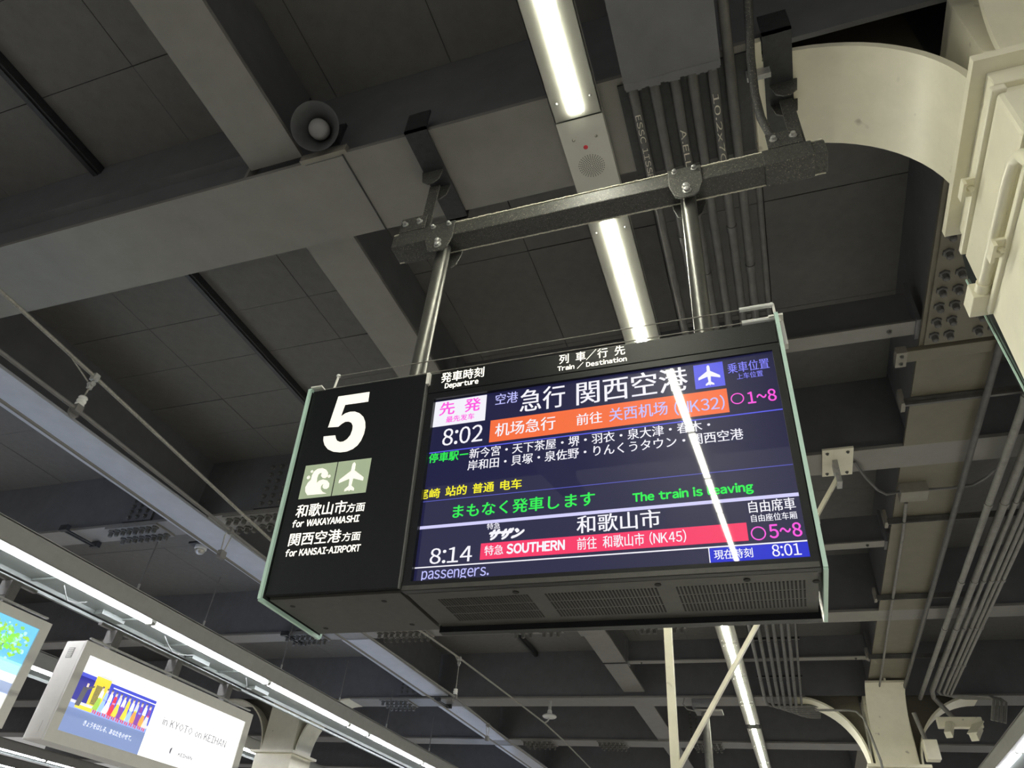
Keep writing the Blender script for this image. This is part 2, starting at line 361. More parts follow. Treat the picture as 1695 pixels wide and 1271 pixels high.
def haunch(t, axis, sgn, face, r, w0, w1, zring, zg, tip, flange='white_steel'):
    """sgn: direction in which the haunch leaves the column; face: coordinate of the shaft face"""
    c = face + sgn * r; cz = zg - r
    mb = MB(); n = 16; P = []
    for k in range(n + 1):
        a = math.radians(90.0 * k / n)
        P.append((c - sgn * r * math.cos(a), cz + r * math.sin(a)))
    P.append((tip, zg))
    outer = []
    for i, (q, z) in enumerate(P):
        a = math.radians(min(90, 90.0 * i / n)); outer.append((q - sgn * .03 * math.cos(a), z + .03 * math.sin(a)))
    if cz > zring: P.insert(0, (face, zring)); outer.insert(0, (face - sgn * .03, zring))
    N = len(P); pts = []
    for (q, z), (q2, z2) in zip(P, outer):
        for (qq, zz) in ((q, z), (q2, z2)):
            for ww in (w0, w1): pts.append((qq, ww, zz) if axis == 'x' else (ww, qq, zz))
    fs = []
    for k in range(N - 1):
        b = k * 4; d = b + 4
        fs += [(b, b + 1, d + 1, d), (b + 2, d + 2, d + 3, b + 3), (b, d, d + 2, b + 2), (b + 1, b + 3, d + 3, d + 1)]
    fs += [(0, 2, 3, 1), ((N - 1) * 4, (N - 1) * 4 + 1, (N - 1) * 4 + 3, (N - 1) * 4 + 2)]
    obj('haunch_flange', MB().add(pts, fs), flange, t, smooth=40)
    wm = (w0 + w1) / 2
    poly = [(q, z) for q, z in outer] + [(outer[-1][0], CE - .3), (face - sgn * .02, CE - .3)]
    poly3 = [((q, wm - .015, z) if axis == 'x' else (wm - .015, q, z)) for q, z in poly]
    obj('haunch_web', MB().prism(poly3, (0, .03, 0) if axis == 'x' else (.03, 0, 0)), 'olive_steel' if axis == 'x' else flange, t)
def column(label, x0, x1, y0, y1, zring, tips, ringx=.07, ringy=.085, webm='white_steel'):
    t = thing('steel_column', label, 'column', ((x0 + x1) / 2, (y0 + y1) / 2, -1.65), 'white steel columns')
    obj('shaft', MB().box(x0, x1, y0, y1, -1.65, zring), 'white_steel', t, bevel=.012)
    obj('upper_shaft', MB().box(x0 + .06, x1 - .06, y0 + .06, y1 - .06, zring + .04, G1), 'white_steel', t)
    obj('ring_plate', MB().box(x0 - ringx, x1 + ringx, y0 - ringy, y1 + ringy, zring, zring + .04), 'white_steel', t)
    r = G1 - zring - .04
    for d, tip in tips.items():
        if d == '-x': haunch(t, 'x', -1, x0 + .0, r, y0 + .10, y1 - .06, zring + .04, G1 - .005, tip)
        if d == '+x': haunch(t, 'x', 1, x1 - .0, r, y0 + .10, y1 - .06, zring + .04, G1 - .005, tip)
        if d == '-y': haunch(t, 'y', -1, y0 + .0, min(r, .62), x0 + .08, x1 - .08, zring + .04, G2 - .005 if False else G1 - .005, tip)
        if d == '+y': haunch(t, 'y', 1, y1, r, x0 + .08, x1 - .08, zring + .04, G1 - .005, tip)
    return t
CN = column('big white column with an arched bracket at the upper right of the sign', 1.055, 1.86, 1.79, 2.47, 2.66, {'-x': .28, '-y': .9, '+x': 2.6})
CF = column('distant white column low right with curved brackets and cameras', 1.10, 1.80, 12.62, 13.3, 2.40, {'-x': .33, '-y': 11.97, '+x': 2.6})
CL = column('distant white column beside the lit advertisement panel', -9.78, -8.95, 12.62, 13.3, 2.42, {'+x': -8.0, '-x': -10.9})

# fittings on the near column
obj('collar_band', MB().box(1.035, 1.88, 1.765, 2.515, 2.575, 2.66), 'white_steel', CN, bevel=.004)
obj('cover_panel', MB().box(1.015, 1.90, 1.745, 2.535, 2.24, 2.50), 'white_steel', CN, bevel=.018)
obj('cover_rim', MB().box(1.00, 1.05, 1.735, 2.525, 2.497, 2.530), 'white_steel', CN, bevel=.006)
obj('cover_panel', MB().box(1.015, 1.90, 1.745, 2.535, 1.2, 2.15), 'white_steel', CN, bevel=.018)
obj('cover_rim', MB().box(1.00, 1.05, 1.735, 2.525, 2.135, 2.165), 'white_steel', CN, bevel=.006)
for (yy, zz) in ((2.16, 2.505), (2.17, 2.15)):
    p = obj('clip', MB().box(.965, 1.04, yy - .045, yy + .045, zz - .004, zz + .008).box(.955, .967, yy - .045, yy + .045, zz - .03, zz + .008), 'white_steel', CN)
    obj('clip_bolt', MB().lathe([(.014, 0), (.014, .012), (.007, .02)], (.99, yy, zz + .008), (0, 0, 1), 6).lathe([(.014, 0), (.014, .012), (.007, .02)], (.99, yy, zz - .004), (0, 0, -1), 6), 'white_steel', p)
cp = obj('conduit', MB().tube([(.985, 1.74, 1.2), (.985, 1.74, 2.08), (.985, 1.76, 2.15), (.985, 1.81, 2.19), (.985, 1.88, 2.20), (.985, 2.46, 2.20)], .021, 12), 'white_steel', CN, smooth=40)
obj('elbow_box', MB().box(.945, 1.02, 2.44, 2.56, 2.165, 2.245), 'white_steel', CN, bevel=.004)
obj('conduit_collar', MB().tube([(.985, 2.395, 2.20), (.985, 2.445, 2.20)], .028, 12), 'white_steel', CN, smooth=40)
t = thing('dark_glass_panel', 'dark glass panel edge peeping out behind the near white column', 'panel', (1.05, 2.75, 1.0))
obj('pane', MB().prism([(1.03, 2.56, 2.60), (1.03, 2.63, 2.45), (1.03, 2.60, 1.0), (1.03, 2.50, 1.0)], (.6, 0, 0)), 'glass_side', t)
obj('glass_rim', MB().bar((1.025, 2.64, 2.455), (1.025, 2.575, 1.75), .006, .006), 'glass_edge', t)
# the T1 flange is white where the bracket ends: a small white end piece with a notch
obj('flange_end', MB().box(.285, .36, 1.90, 2.42, G1 - .02, G1 + .0), 'white_steel', CN)
obj('end_tab', MB().box(.30, .33, 1.80, 1.90, G1 - .02, G1 + .02), 'white_steel', CN)

# ------------------------------------------------------------------ departure sign
P0 = V((-1.11551579, 1.93333333, 0.85714459)); SX = V((.99999897, .00143643, 0)); SZ = V((.000144094, -.100313694, .994955849)); NN = V((-.00142919, .99495482, .1003138))
def sp(d):
    return lambda u, v: P0 + SX * u + SZ * v + NN * d
def sbox(mb, u0, u1, v0, v1, d0, d1):
    a, b = sp(d0), sp(d1)
    return mb.hexa([a(u0, v0), a(u1, v0), b(u1, v0), b(u0, v0), a(u0, v1), a(u1, v1), b(u1, v1), b(u0, v1)])
UL, UR, VT = -.515, 1.262, .826
ZB, ZT = P0.z, P0.z + .822
sign = thing('departure_sign', 'black hanging departure sign with a lit train screen and platform number 5', 'sign', (-.74, 2.11, ZB))
def prof(u, grow=0.0, top=0.0):
    f = P0 + SX * u
    return [V((f.x, f.y - grow, ZB - grow)), V((f.x, f.y - .083 - grow, ZT + top)), V((f.x, f.y + .435 + grow, ZT + top)), V((f.x, f.y + .350 + grow, ZB - grow))]
a = [p + V((0, .03 if i < 2 else 0, .012 if i in (0, 3) else 0)) for i, p in enumerate(prof(UL + .005))]
obj('cabinet', MB().prism(a, (UR - UL - .01, 0, 0)), 'sign_black', sign)
# number panel and frame
npan = obj('number_panel', sbox(MB(), -.512, -.003, -.004, .824, -.012, .03), 'sign_black', sign, bevel=.003)
obj('panel_edge', sbox(MB(), -.0035, .0005, -.004, .822, -.0125, .03), 'seam', sign)
obj('seam_clip', sbox(MB(), -.002, .010, .775, .825, -.016, .01), 'ad_frame', sign)
hd = obj('header_panel', sbox(MB(), .004, 1.262, .7395, .826, .0, .04), 'sign_black', sign, bevel=.002)
bez = MB(); sbox(bez, .004, 1.262, .712, .7365, .0, .04); sbox(bez, .004, 1.262, -.012, .0185, -.004, .04); sbox(bez, .004, .033, .0185, .712, .0, .04); sbox(bez, 1.2385, 1.262, .0185, .712, .0, .04)
obj('screen_bezel', bez, 'sign_black', sign)
def ss(d):
    # the screen sits turned by half a degree inside its frame
    return lambda u, v: P0 + SX * (u * 1.005 - .0055) + SZ * (v * 1.005 + .0045) + NN * (d + .001 - (u - .635) * .009)
qa, qb = ss(.012), ss(.03)
scr = obj('display_screen', MB().hexa([qa(.026, .012), qa(1.244, .012), qb(1.244, .012), qb(.026, .012), qa(.026, .718), qa(1.244, .718), qb(1.244, .718), qb(.026, .718)]), 'screen', sign)
obj('screen_border', sbox(MB(), 1.236, 1.2385, .0185, .712, .0085, .012), 'seam', sign)
# flat fields on the screen
Ls = .0112
def field(name, u0, u1, v0, v1, m, d=Ls):
    q = ss(d); return obj(name, MB().quad(q(u0, v0), q(u1, v0), q(u1, v1), q(u0, v1)), m, scr)
field('white_field', .0345, .2455, .5907, .699, 'scr_w'); field('orange_field', .268, 1.082, .4975, .586, 'scr_or')
field('red_field', .2665, 1.0855, .076, .130, 'scr_red'); field('clock_field', .975, 1.2425, .0195, .0615, 'scr_clock')
field('clock_edge', .9725, .9755, .0195, .0640, 'scr_w')
field('rule', .034, 1.2375, .4825, .4868, 'scr_blue'); field('rule', .0345, 1.238, .2953, .2978, 'scr_line')
field('rule', .033, 1.240, .1965, .2075, 'scr_thick'); field('rule', .033, 1.2425, .0622, .0662, 'scr_w'); field('plane_field', .986, 1.0805, .598, .6915, 'scr_blue')
TX = [('発車時刻',0.0533,0.2300,0.7777,0.0467,'w','h'),('Departure',0.0727,0.2100,0.7440,0.0300,'w','h'),
('列 車/行 先',0.5207,0.7613,0.7813,0.0420,'w','h'),('Train / Destination',0.5147,0.7660,0.7503,0.0250,'w','h'),
('先 発',0.0587,0.2247,0.6353,0.0573,'mg','s'),('最先发车',0.0907,0.2033,0.6017,0.0267,'mg','s'),
('8:02',0.0853,0.2413,0.5070,0.0687,'w','s'),('空港',0.2813,0.3680,0.6480,0.0460,'lv','s'),('急行',0.3767,0.5433,0.6017,0.0933,'w','s'),
('関西空港',0.5840,0.9640,0.5990,0.0950,'w','s'),('机场急行',0.2880,0.5100,0.5167,0.0533,'w','s'),('前往',0.5840,0.6740,0.5193,0.0447,'w','s'),
('关西机场',0.6967,0.8913,0.5177,0.0513,'lv','s'),('(NK32)',0.9127,1.0707,0.5090,0.0553,'lv','s'),('停車駅ー',0.0400,0.1927,0.4433,0.0387,'g','s'),
('新今宮・天下茶屋・堺・羽衣・泉大津・春木・',0.1973,1.0187,0.4420,0.0393,'w','s'),('岸和田・貝塚・泉佐野・りんくうタウン・関西空港',0.1947,1.1127,0.3967,0.0393,'w','s'),
('尾崎',0.0140,0.1000,0.3060,0.0367,'y','s'),('站的',0.1200,0.1993,0.3077,0.0380,'y','s'),('普通',0.2207,0.2993,0.3083,0.0373,'y','s'),('电车',0.3207,0.3973,0.3087,0.0373,'y','s'),
('まもなく発車します',0.1553,0.6447,0.2243,0.0493,'g','s'),('The train is leaving',0.7627,1.1187,0.2150,0.0400,'g','s'),
('特急',0.2833,0.3293,0.1757,0.0207,'w','s'),('サザン',0.2820,0.4030,0.1365,0.0385,'w','s'),('8:14',0.0893,0.2387,0.0730,0.0527,'w','s'),
('特急',0.2807,0.3453,0.0883,0.0327,'w','s'),('SOUTHERN',0.3560,0.5473,0.0877,0.0340,'w','s'),('前往 和歌山市 (NK45)',0.5860,0.9140,0.0840,0.0400,'w','s'),
('和歌山市',0.5847,0.8440,0.1367,0.0580,'w','s'),('自由席車',1.0973,1.2247,0.1570,0.0373,'w','s'),('自由座位车厢',1.1000,1.2233,0.1290,0.0227,'w','s'),
('5~8',1.1427,1.2293,0.0770,0.0420,'mg','s'),('乗車位置',1.0933,1.2220,0.6393,0.0400,'bl','s'),('上车位置',1.1180,1.1987,0.6127,0.0230,'bl','s'),('1~8',1.1400,1.2267,0.5173,0.0447,'mg','s'),
('passengers.',0.0667,0.3007,0.0120,0.0400,'lv','s'),('現在時刻',0.9867,1.0920,0.0270,0.0280,'w','s'),('8:01',1.1427,1.2180,0.0250,0.0340,'w','s'),
('和歌山市',-0.4620,-0.2507,0.2737,0.0513,'w','n'),('方面',-0.2507,-0.1767,0.2753,0.0347,'w','n'),
('for WAKAYAMASHI',-0.4660,-0.1907,0.2367,0.0290,'w','n'),('関西空港',-0.4647,-0.2520,0.1670,0.0493,'w','n'),('方面',-0.2473,-0.1740,0.1690,0.0327,'w','n'),('for KANSAI-AIRPORT',-0.4667,-0.1660,0.1287,0.0280,'w','n')]
for body, u0, u1, v0, h, m, k in TX:
    if k == 's':
        bold = .012; shear = 0
        if body == 'サザン': bold, shear = .085, .45
        if body in ('SOUTHERN', 'The train is leaving'): bold = .04
        if m in ('y', 'g', 'mg'): bold = max(bold, .022)
        clip = ((.0345, 0, 0), (-1, 0, 0)) if body == '尾崎' else (((0, .0185, 0), (0, -1, 0)) if body == 'passengers.' else None)
        d = Ls - .0009 if m != 'mg' or h < .05 else Ls - .0009
        lettering('lettering', body, ss(d), 'scr_' + m, scr, u0, u1, v0, h, bold, shear, clip)
    else:
        lettering('lettering', body, sp(-.0135 if k == 'n' else -.0012), 'letter', npan if k == 'n' else hd, u0, u1, v0, h, .034 if body.isascii() else .019)
for cx_, cy_ in ((1.1105, .5425), (1.114, .0948)):
    q = ss(Ls - .0009); pts = []; n = 28
    for k in range(n):
        a = 2 * math.pi * k / n
        pts += [q(cx_ + .0205 * math.cos(a), cy_ + .0205 * math.sin(a)), q(cx_ + .0168 * math.cos(a), cy_ + .0168 * math.sin(a))]
    obj('ring_mark', MB().add(pts, [(2 * k, (2 * k + 2) % (2 * n), (2 * k + 3) % (2 * n), 2 * k + 1) for k in range(n)]), 'scr_mg', scr)
def plane_shape(place, cx_, cy_, s):
    half = [(0, 1.0), (.07, .96), (.12, .85), (.13, .62), (.13, .42), (.86, -.12), (.88, -.28), (.86, -.36), (.13, -.12), (.12, -.28), (.10, -.62), (.34, -.82), (.34, -.98), (.06, -.90), (0, -1.0)]
    mb = MB()
    for i in range(len(half) - 1):
        (x0, y0), (x1, y1) = half[i], half[i + 1]
        if i in (4, 5, 6, 7, 10, 11, 12): continue
        if abs(y0 - y1) > 1e-6: mb.quad(place(cx_ - x0 * s, cy_ + y0 * s), place(cx_ + x0 * s, cy_ + y0 * s), place(cx_ + x1 * s, cy_ + y1 * s), place(cx_ - x1 * s, cy_ + y1 * s))
    for sg in (1, -1):
        mb.quad(*[place(cx_ + sg * x * s, cy_ + y * s) for x, y in ((.13, .42), (.86, -.12), (.88, -.28), (.86, -.36), (.13, -.12))])
        mb.quad(*[place(cx_ + sg * x * s, cy_ + y * s) for x, y in ((0, -.55), (.10, -.62), (.34, -.82), (.34, -.98), (.06, -.90), (0, -1.0))])
    mb.quad(*[place(cx_ + x * s, cy_ + y * s) for x, y in ((-.13, .42), (.13, .42), (.13, -.12), (-.13, -.12))])
    return mb
obj('plane_mark', plane_shape(ss(Ls - .0009), 1.033, .6445, .040), 'scr_w', scr)
FIVE = [(-0.386, 0.78), (-0.2453, 0.7793), (-0.2433, 0.734), (-0.346, 0.7347), (-0.354, 0.6847), (-0.338, 0.6953), (-0.3173, 0.6993), (-0.296, 0.6973), (-0.2727, 0.686), (-0.252, 0.6667), (-0.24, 0.6427), (-0.2347, 0.6193), (-0.2353, 0.592), (-0.2427, 0.564), (-0.2547, 0.544), (-0.2727, 0.5307), (-0.2967, 0.5233), (-0.3247, 0.5233), (-0.356, 0.53), (-0.382, 0.5433), (-0.4013, 0.5633), (-0.412, 0.5847), (-0.4147, 0.6033), (-0.362, 0.6013), (-0.3573, 0.588), (-0.3487, 0.576), (-0.3347, 0.5687), (-0.32, 0.5693), (-0.3053, 0.578), (-0.2947, 0.5947), (-0.2907, 0.6173), (-0.2927, 0.634), (-0.3013, 0.648), (-0.3153, 0.6553), (-0.33, 0.656), (-0.3433, 0.6493), (-0.3567, 0.638), (-0.4033, 0.6413)]
q = sp(-.0135); obj('numeral', MB().quad(*[q(u, v) for u, v in FIVE]), 'letter', npan)
# pictogram tiles on the number panel
def ptile(u0, u1, v0, v1):
    q = sp(-.0133); return obj('pictogram_tile', MB().quad(q(u0, v0), q(u1, v0), q(u1, v1), q(u0, v1)), 'tile_green', npan)
ptile(-.4653, -.3275, .3467, .4836); ptile(-.3235, -.1838, .3467, .4836)
obj('plane_mark', plane_shape(sp(-.0145), -.2535, .415, .058), 'letter', npan)
q = sp(-.0145); mb = MB()
def disc(mb, cx_, cy_, r, n=14): mb.quad(*[q(cx_ + r * math.cos(2 * math.pi * k / n), cy_ + r * math.sin(2 * math.pi * k / n)) for k in range(n)])
wx, wy, ws = -.4653, .3467, .1375
def W(x, y): return wx + x * ws, wy + y * ws
for (x, y), r in zip([(0.246, 0.793), (0.175, 0.622), (0.833, 0.588)], (.04, .052, .045)): disc(mb, *W(x, y), r * ws)
mb.quad(*[q(*W(x, y)) for x, y in [(0.266, 0.094), (0.174, 0.208), (0.145, 0.332), (0.19, 0.458), (0.271, 0.545), (0.274, 0.676), (0.315, 0.788), (0.415, 0.853), (0.559, 0.861), (0.693, 0.794), (0.778, 0.691), (0.782, 0.59), (0.719, 0.542), (0.637, 0.559), (0.571, 0.621), (0.57, 0.683), (0.59, 0.716), (0.522, 0.717), (0.472, 0.667), (0.461, 0.572), (0.479, 0.425), (0.542, 0.487), (0.664, 0.514), (0.798, 0.464), (0.89, 0.364), (0.892, 0.267), (0.836, 0.219), (0.753, 0.228), (0.692, 0.283), (0.691, 0.346), (0.726, 0.369), (0.668, 0.369), (0.638, 0.31), (0.651, 0.226), (0.726, 0.142), (0.862, 0.081)]])
obj('wave_mark', mb, 'letter', npan)
# underside, lip and vents
und = obj('underside_cover', MB().box(P0.x + .01, P0.x + UR - .01, 1.962, 2.262, ZB - .010, ZB + .01), 'sign_under', sign)
obj('front_lip', MB().box(P0.x + .008, P0.x + UR - .004, 1.927, 1.945, ZB - .011, ZB + .004), 'sign_under', sign, label='grey strip along the front bottom edge')
obj('back_lip', MB().box(P0.x + .0, P0.x + UR - .004, 2.258, 2.29, ZB - .03, ZB + .01), 'sign_black', sign)
und2 = obj('number_underside', MB().box(P0.x + UL + .008, P0.x - .004, 1.945, 2.278, ZB - .012, ZB + .01), 'sign_under', sign)
mb = MB()
for g0, g1 in ((-1.02, -.708), (-.657, -.306), (-.255, .106)):
    for r in range(3):
        ya = 2.016 + r * .067
        for k in range(33):
            x = g0 + (g1 - g0) * (k + .5) / 33; mb.box(x - .0026, x + .0026, ya, ya + .056, ZB - .0112, ZB - .0095)
obj('vent_slots', mb, 'hole', und, kind='stuff')
sc_ = MB().lathe([(.010, 0), (.010, .0015)], (0, 0, 0), (0, 0, -1), 10)
s0 = None
for p in ((.132, 2.025), (-1.569, 2.007), (-1.208, 2.003), (-1.564, 2.223), (-1.207, 2.22), (-.74, 1.99), (-.30, 1.99), (-.05, 1.99)):
    if s0 is None: sc_.v = [v + V((p[0], p[1], ZB - .011)) for v in sc_.v]; s0 = obj('screw', sc_, 'hole', sign, at=(p[0], p[1], ZB - .011))
    else: dup_part(s0, sign, (p[0], p[1], ZB - .011))
# clear side plates; light caught in their green edges is put into the colour
for u, uu, top in ((UL - .014, UL - .004, .0), (UR + .002, UR + .014, .012)):
    pr = prof(u, .018, top); g = obj('side_glass', MB().prism(pr, (uu - u, 0, 0)), 'glass_side', sign)
    pr2 = prof(u - .001, .019, top + .002); mb = MB(); x0, x1 = pr2[0].x, pr2[0].x + (uu - u) + .002
    for i, j in ((0, 1), (1, 2), (2, 3), (3, 0)):
        mb.bar(pr2[i] + V(((uu - u) / 2 + .001, 0, 0)), pr2[j] + V(((uu - u) / 2 + .001, 0, 0)), .012, .012, (1, 0, 0))
    obj('glass_edge', mb, 'glass_edge', sign)
for yy, zz in ((1.9, 1.02), (2.0, .95)):
    obj('glass_fixing', MB().cyl((P0.x + UR + .008, yy + .10, zz), (P0.x + UR + .024, yy + .10, zz), .012), 'ad_frame', sign, smooth=40)
# bird wires on top
xl, xr = -1.62, .155
obj('corner_bracket', MB().box(P0.x + UR - .015, P0.x + UR + .03, 1.875, 1.90, ZT - .09, ZT + .045).box(P0.x + UR - .015, P0.x + UR + .03, 1.845, 1.90, ZT + .015, ZT + .022), 'ad_frame', sign)
obj('corner_bracket', MB().box(xl - .02, xl + .03, 1.83, 1.95, ZT + .012, ZT + .018), 'ad_frame', sign)
for yy, zz in ((1.86, ZT + .018), (1.95, ZT + .165)):
    obj('bird_wire', MB().tube([(xl, yy, zz), (xr - .09, yy, zz)], .0022, 6), 'wire', sign)
    obj('turnbuckle', MB().tube([(xr - .11, yy, zz), (xr + .0, yy, zz)], .0085, 8), 'porcelain', sign)
    k_ = MB()
    for xx in (xl, xr): k_.lathe([(.002, -.009), (.008, -.006), (.010, 0), (.008, .006), (.002, .009)], (xx, yy, zz), (0, 0, 1), 10)
    obj('wire_end', k_, 'porcelain', sign, smooth=60)
    k_ = MB()
    for xx in (xl, xr + .005): k_.tube([(xx, yy, zz), (xx - .01 if xx < 0 else xx + .004, yy, ZT)], .005, 6)
    obj('wire_post', k_, 'ad_frame', sign)

# ------------------------------------------------------------------ support frame of the sign
fr = thing('sign_support_frame', 'dusty black beam with two round posts that carries the departure sign', 'frame', (-.55, 2.125, 1.68))
beam = obj('beam', MB().box(-1.635, .52, 2.07, 2.18, 2.817, 2.911), 'dusty_black', fr, bevel=.006)
mb = MB()
for k in range(150):
    x = -1.63 + 2.14 * k / 150; zz = 2.911 + random.uniform(0, .006)
    mb.bar((x, 2.071, zz), (x + .016, 2.071, 2.911 + random.uniform(0, .006)), .008, .006)
    mb.bar((x, 2.179, 2.816 - random.uniform(0, .003)), (x + .0155, 2.179, 2.816 - random.uniform(0, .003)), .005, .005)
obj('dust_fringe', mb, 'dust', fr, kind='stuff')
for x in (-1.345, -.094):
    post = obj('post', MB().cyl((x, 2.13, 1.60), (x, 2.13, 2.80), .036, n=24), 'chrome' if False else 'post_paint' if 'post_paint' in M else mat('post_paint', (.13, .13, .12), .33, .5, noise=(30, .15)).name, fr, smooth=40)
    obj('hose_clamp', MB().lathe([(.037, 0), (.0395, .003), (.0395, .013), (.037, .016)], (x, 2.13, 1.765), (0, 0, 1), 24).box(x - .012, x + .012, 2.082, 2.094, 1.763, 1.783), 'galv', fr, smooth=40)
    mb = MB(); b = .0765
    for yy in (2.058, 2.183):
        mb.prism([(x - b, yy, 2.92), (x + b, yy, 2.92), (x + b, yy, 2.79), (x + .055, yy, 2.72), (x + .03, yy, 2.70), (x - .03, yy, 2.70), (x - .055, yy, 2.72), (x - b, yy, 2.79)], (0, .009, 0))
    mb.box(x - b, x + b, 2.058, 2.192, 2.912, 2.921)
    sd = obj('saddle_bracket', mb, 'dusty_black', fr, bevel=.003)
    for dx, zz, r in ((-.045, 2.895, .010), (.045, 2.895, .010), (0, 2.772, .013), (.003, 2.742, .014)):
        obj('bracket_bolt', MB().lathe([(r * 1.5, 0), (r * 1.5, .004), (r, .005), (r, .016), (r * .5, .02)], (x + dx, 2.058, zz), (0, -1, 0), 8), 'galv', sd)
for x0, x1 in ((-1.60, -1.40), (.255, .465)):
    sl = obj('beam_sleeve', MB().box(x0, x1, 2.062, 2.188, 2.809, 2.917), 'dusty_black', fr, bevel=.004)
for x in (-1.50, .385):
    s_ = 1 if x > 0 else -1
    an = obj('angle_bracket', MB().box(x - .10, x + .05, 2.06, 2.068, 2.93, 3.03).box(x - .10, x + .05, 2.06, 2.17, 2.918, 2.93), 'dusty_black', fr, bevel=.002)
    for dx in (-.07, .015):
        obj('bracket_bolt', MB().lathe([(.018, 0), (.018, .005), (.011, .006), (.011, .02)], (x + dx, 2.06, 2.975), (0, -1, 0), 8), 'galv', an)
    obj('hanger_strap', MB().box(x + .005, x + .065, 2.085, 2.097, 2.92, 3.32).box(x + .005, x + .065, 2.085, 2.15, 2.92, 2.932), 'dusty_black', fr)
    for yy in (2.03, 2.14):
        mb = MB(); mb.prism([(x - .03, yy, 3.395), (x + .10, yy, 3.395), (x + .085, yy, 3.30), (x + .05, yy, 3.27), (x + .02, yy, 3.27), (x - .015, yy, 3.30)], (0, .008, 0))
        obj('strap_bracket', mb, 'dusty_black', fr)
    w_ = .065
    xc = -1.455 if x < 0 else .40
    obj('flange_strap', MB().box(xc - w_, xc + w_, 1.765, 2.39, 3.385, 3.398).box(xc - w_, xc + w_, 1.765, 1.778, 3.385, 3.56).box(xc - w_, xc + w_, 2.377, 2.39, 3.385, 3.50), 'black_paint', fr)
cb = thing('feed_cable', 'thick dusty black cable hanging down to the right end of the beam', 'cable', (.30, 2.0, 2.9))
obj('sheath', MB().tube([(.30, 1.30, 3.38), (.285, 1.60, 3.36), (.275, 1.84, 3.33), (.275, 1.98, 3.26), (.285, 2.05, 3.16), (.31, 2.09, 3.08), (.34, 2.11, 3.02), (.37, 2.12, 2.93)], .020, 10), 'dusty_black', cb, smooth=60)
obj('cable_clip', MB().box(.25, .36, 1.93, 1.955, 3.33, 3.40), 'galv', cb)

# ------------------------------------------------------------------ centre light row
FX0, FX1, FZ = -.70, -.455, 3.33
lights = [(-8.7, -7.26), (-7.24, -5.80), (-5.78, -4.34), (-4.32, -2.88), (-2.86, -1.42), (-1.40, .40), (.42, 1.905), (2.56, 4.02), (4.03, 5.48), (5.49, 6.94), (6.95, 8.40), (8.41, 9.86), (9.87, 11.32), (11.33, 12.78), (12.79, 14.14), (14.42, 15.88), (15.89, 17.35), (17.36, 18.8), (18.81, 20.3)]
def rank(i):
    return ['nearest', 'second', 'third', 'fourth', 'fifth', 'sixth', 'seventh', 'eighth', 'ninth', 'tenth', 'eleventh', 'twelfth'][i]
vis = [l for l in lights if l[1] > 1]
for a, b in lights:
    if b < 1: lab = 'white strip light behind the viewer, %s one back, mirrored in the screen' % rank(5 - lights.index((a, b))); grp = 'strip lights behind the viewer'
    else:
        i = vis.index((a, b)); grp = 'centre row strip lights'
        lab = {0: 'long white strip light at the top centre, before the round speaker holes', 1: 'white strip light just behind the hanging black beam'}.get(i, 'white strip light of the centre row, %s after the speaker holes' % rank(max(0, i - 1)))
    t = thing('strip_light', lab, 'light', ((FX0 + FX1) / 2, (a + b) / 2, FZ), grp)
    obj('cover_plate', MB().box(FX0, FX1, a, b, FZ, FZ + .004).box(FX0, FX0 + .004, a, b, FZ, FZ + .06).box(FX1 - .004, FX1, a, b, FZ, FZ + .06).box(FX0 + .03, FX1 - .03, a + .01, b - .01, FZ + .004, FZ + .06), 'fixture', t)
    obj('led_tube', MB().box(-.614, -.546, a + .03, b - .03, FZ - .008, FZ), 'led', t, bevel=.003)
    for yy in (a + .10, b - .10):
        for xx in (-.665, -.49):
            obj('screw', MB().lathe([(.008, 0), (.006, .004), (.004, .01)], (xx, yy, FZ), (0, 0, -1), 8), 'galv', t)
t = thing('speaker_panel', 'white panel with round speaker holes and a red dot between two strip lights', 'speaker', (-.578, 2.23, FZ))
obj('cover_plate', MB().box(FX0, FX1, 1.915, 2.55, FZ + .003, FZ + .007).box(FX0, FX0 + .004, 1.915, 2.55, FZ + .007, FZ + .06).box(FX1 - .004, FX1, 1.915, 2.55, FZ + .007, FZ + .06), 'speaker_plate', t)
obj('red_dot', MB().lathe([(.012, 0), (.012, .003), (.004, .006)], (-.583, 2.085, FZ + .003), (0, 0, -1), 14), 'red', t)
mb = MB()
for ring in range(1, 8):
    n = ring * 6 if ring < 5 else 30
    for k in range(n):
        a = 2 * math.pi * k / n; x, y = -.580 + .0098 * ring * math.cos(a), 2.205 + .0098 * ring * math.sin(a)
        mb.lathe([(.0027, 0), (.0027, .0015)], (x, y, FZ + .0035), (0, 0, -1), 6)
obj('speaker_holes', mb, 'hole', t, kind='stuff')
for xx, yy in ((-.635, 2.03), (-.515, 2.035), (-.665, 2.47), (-.49, 2.47)):
    obj('screw', MB().lathe([(.009, 0), (.007, .004), (.004, .009)], (xx, yy, FZ + .003), (0, 0, -1), 8), 'box_grey', t)

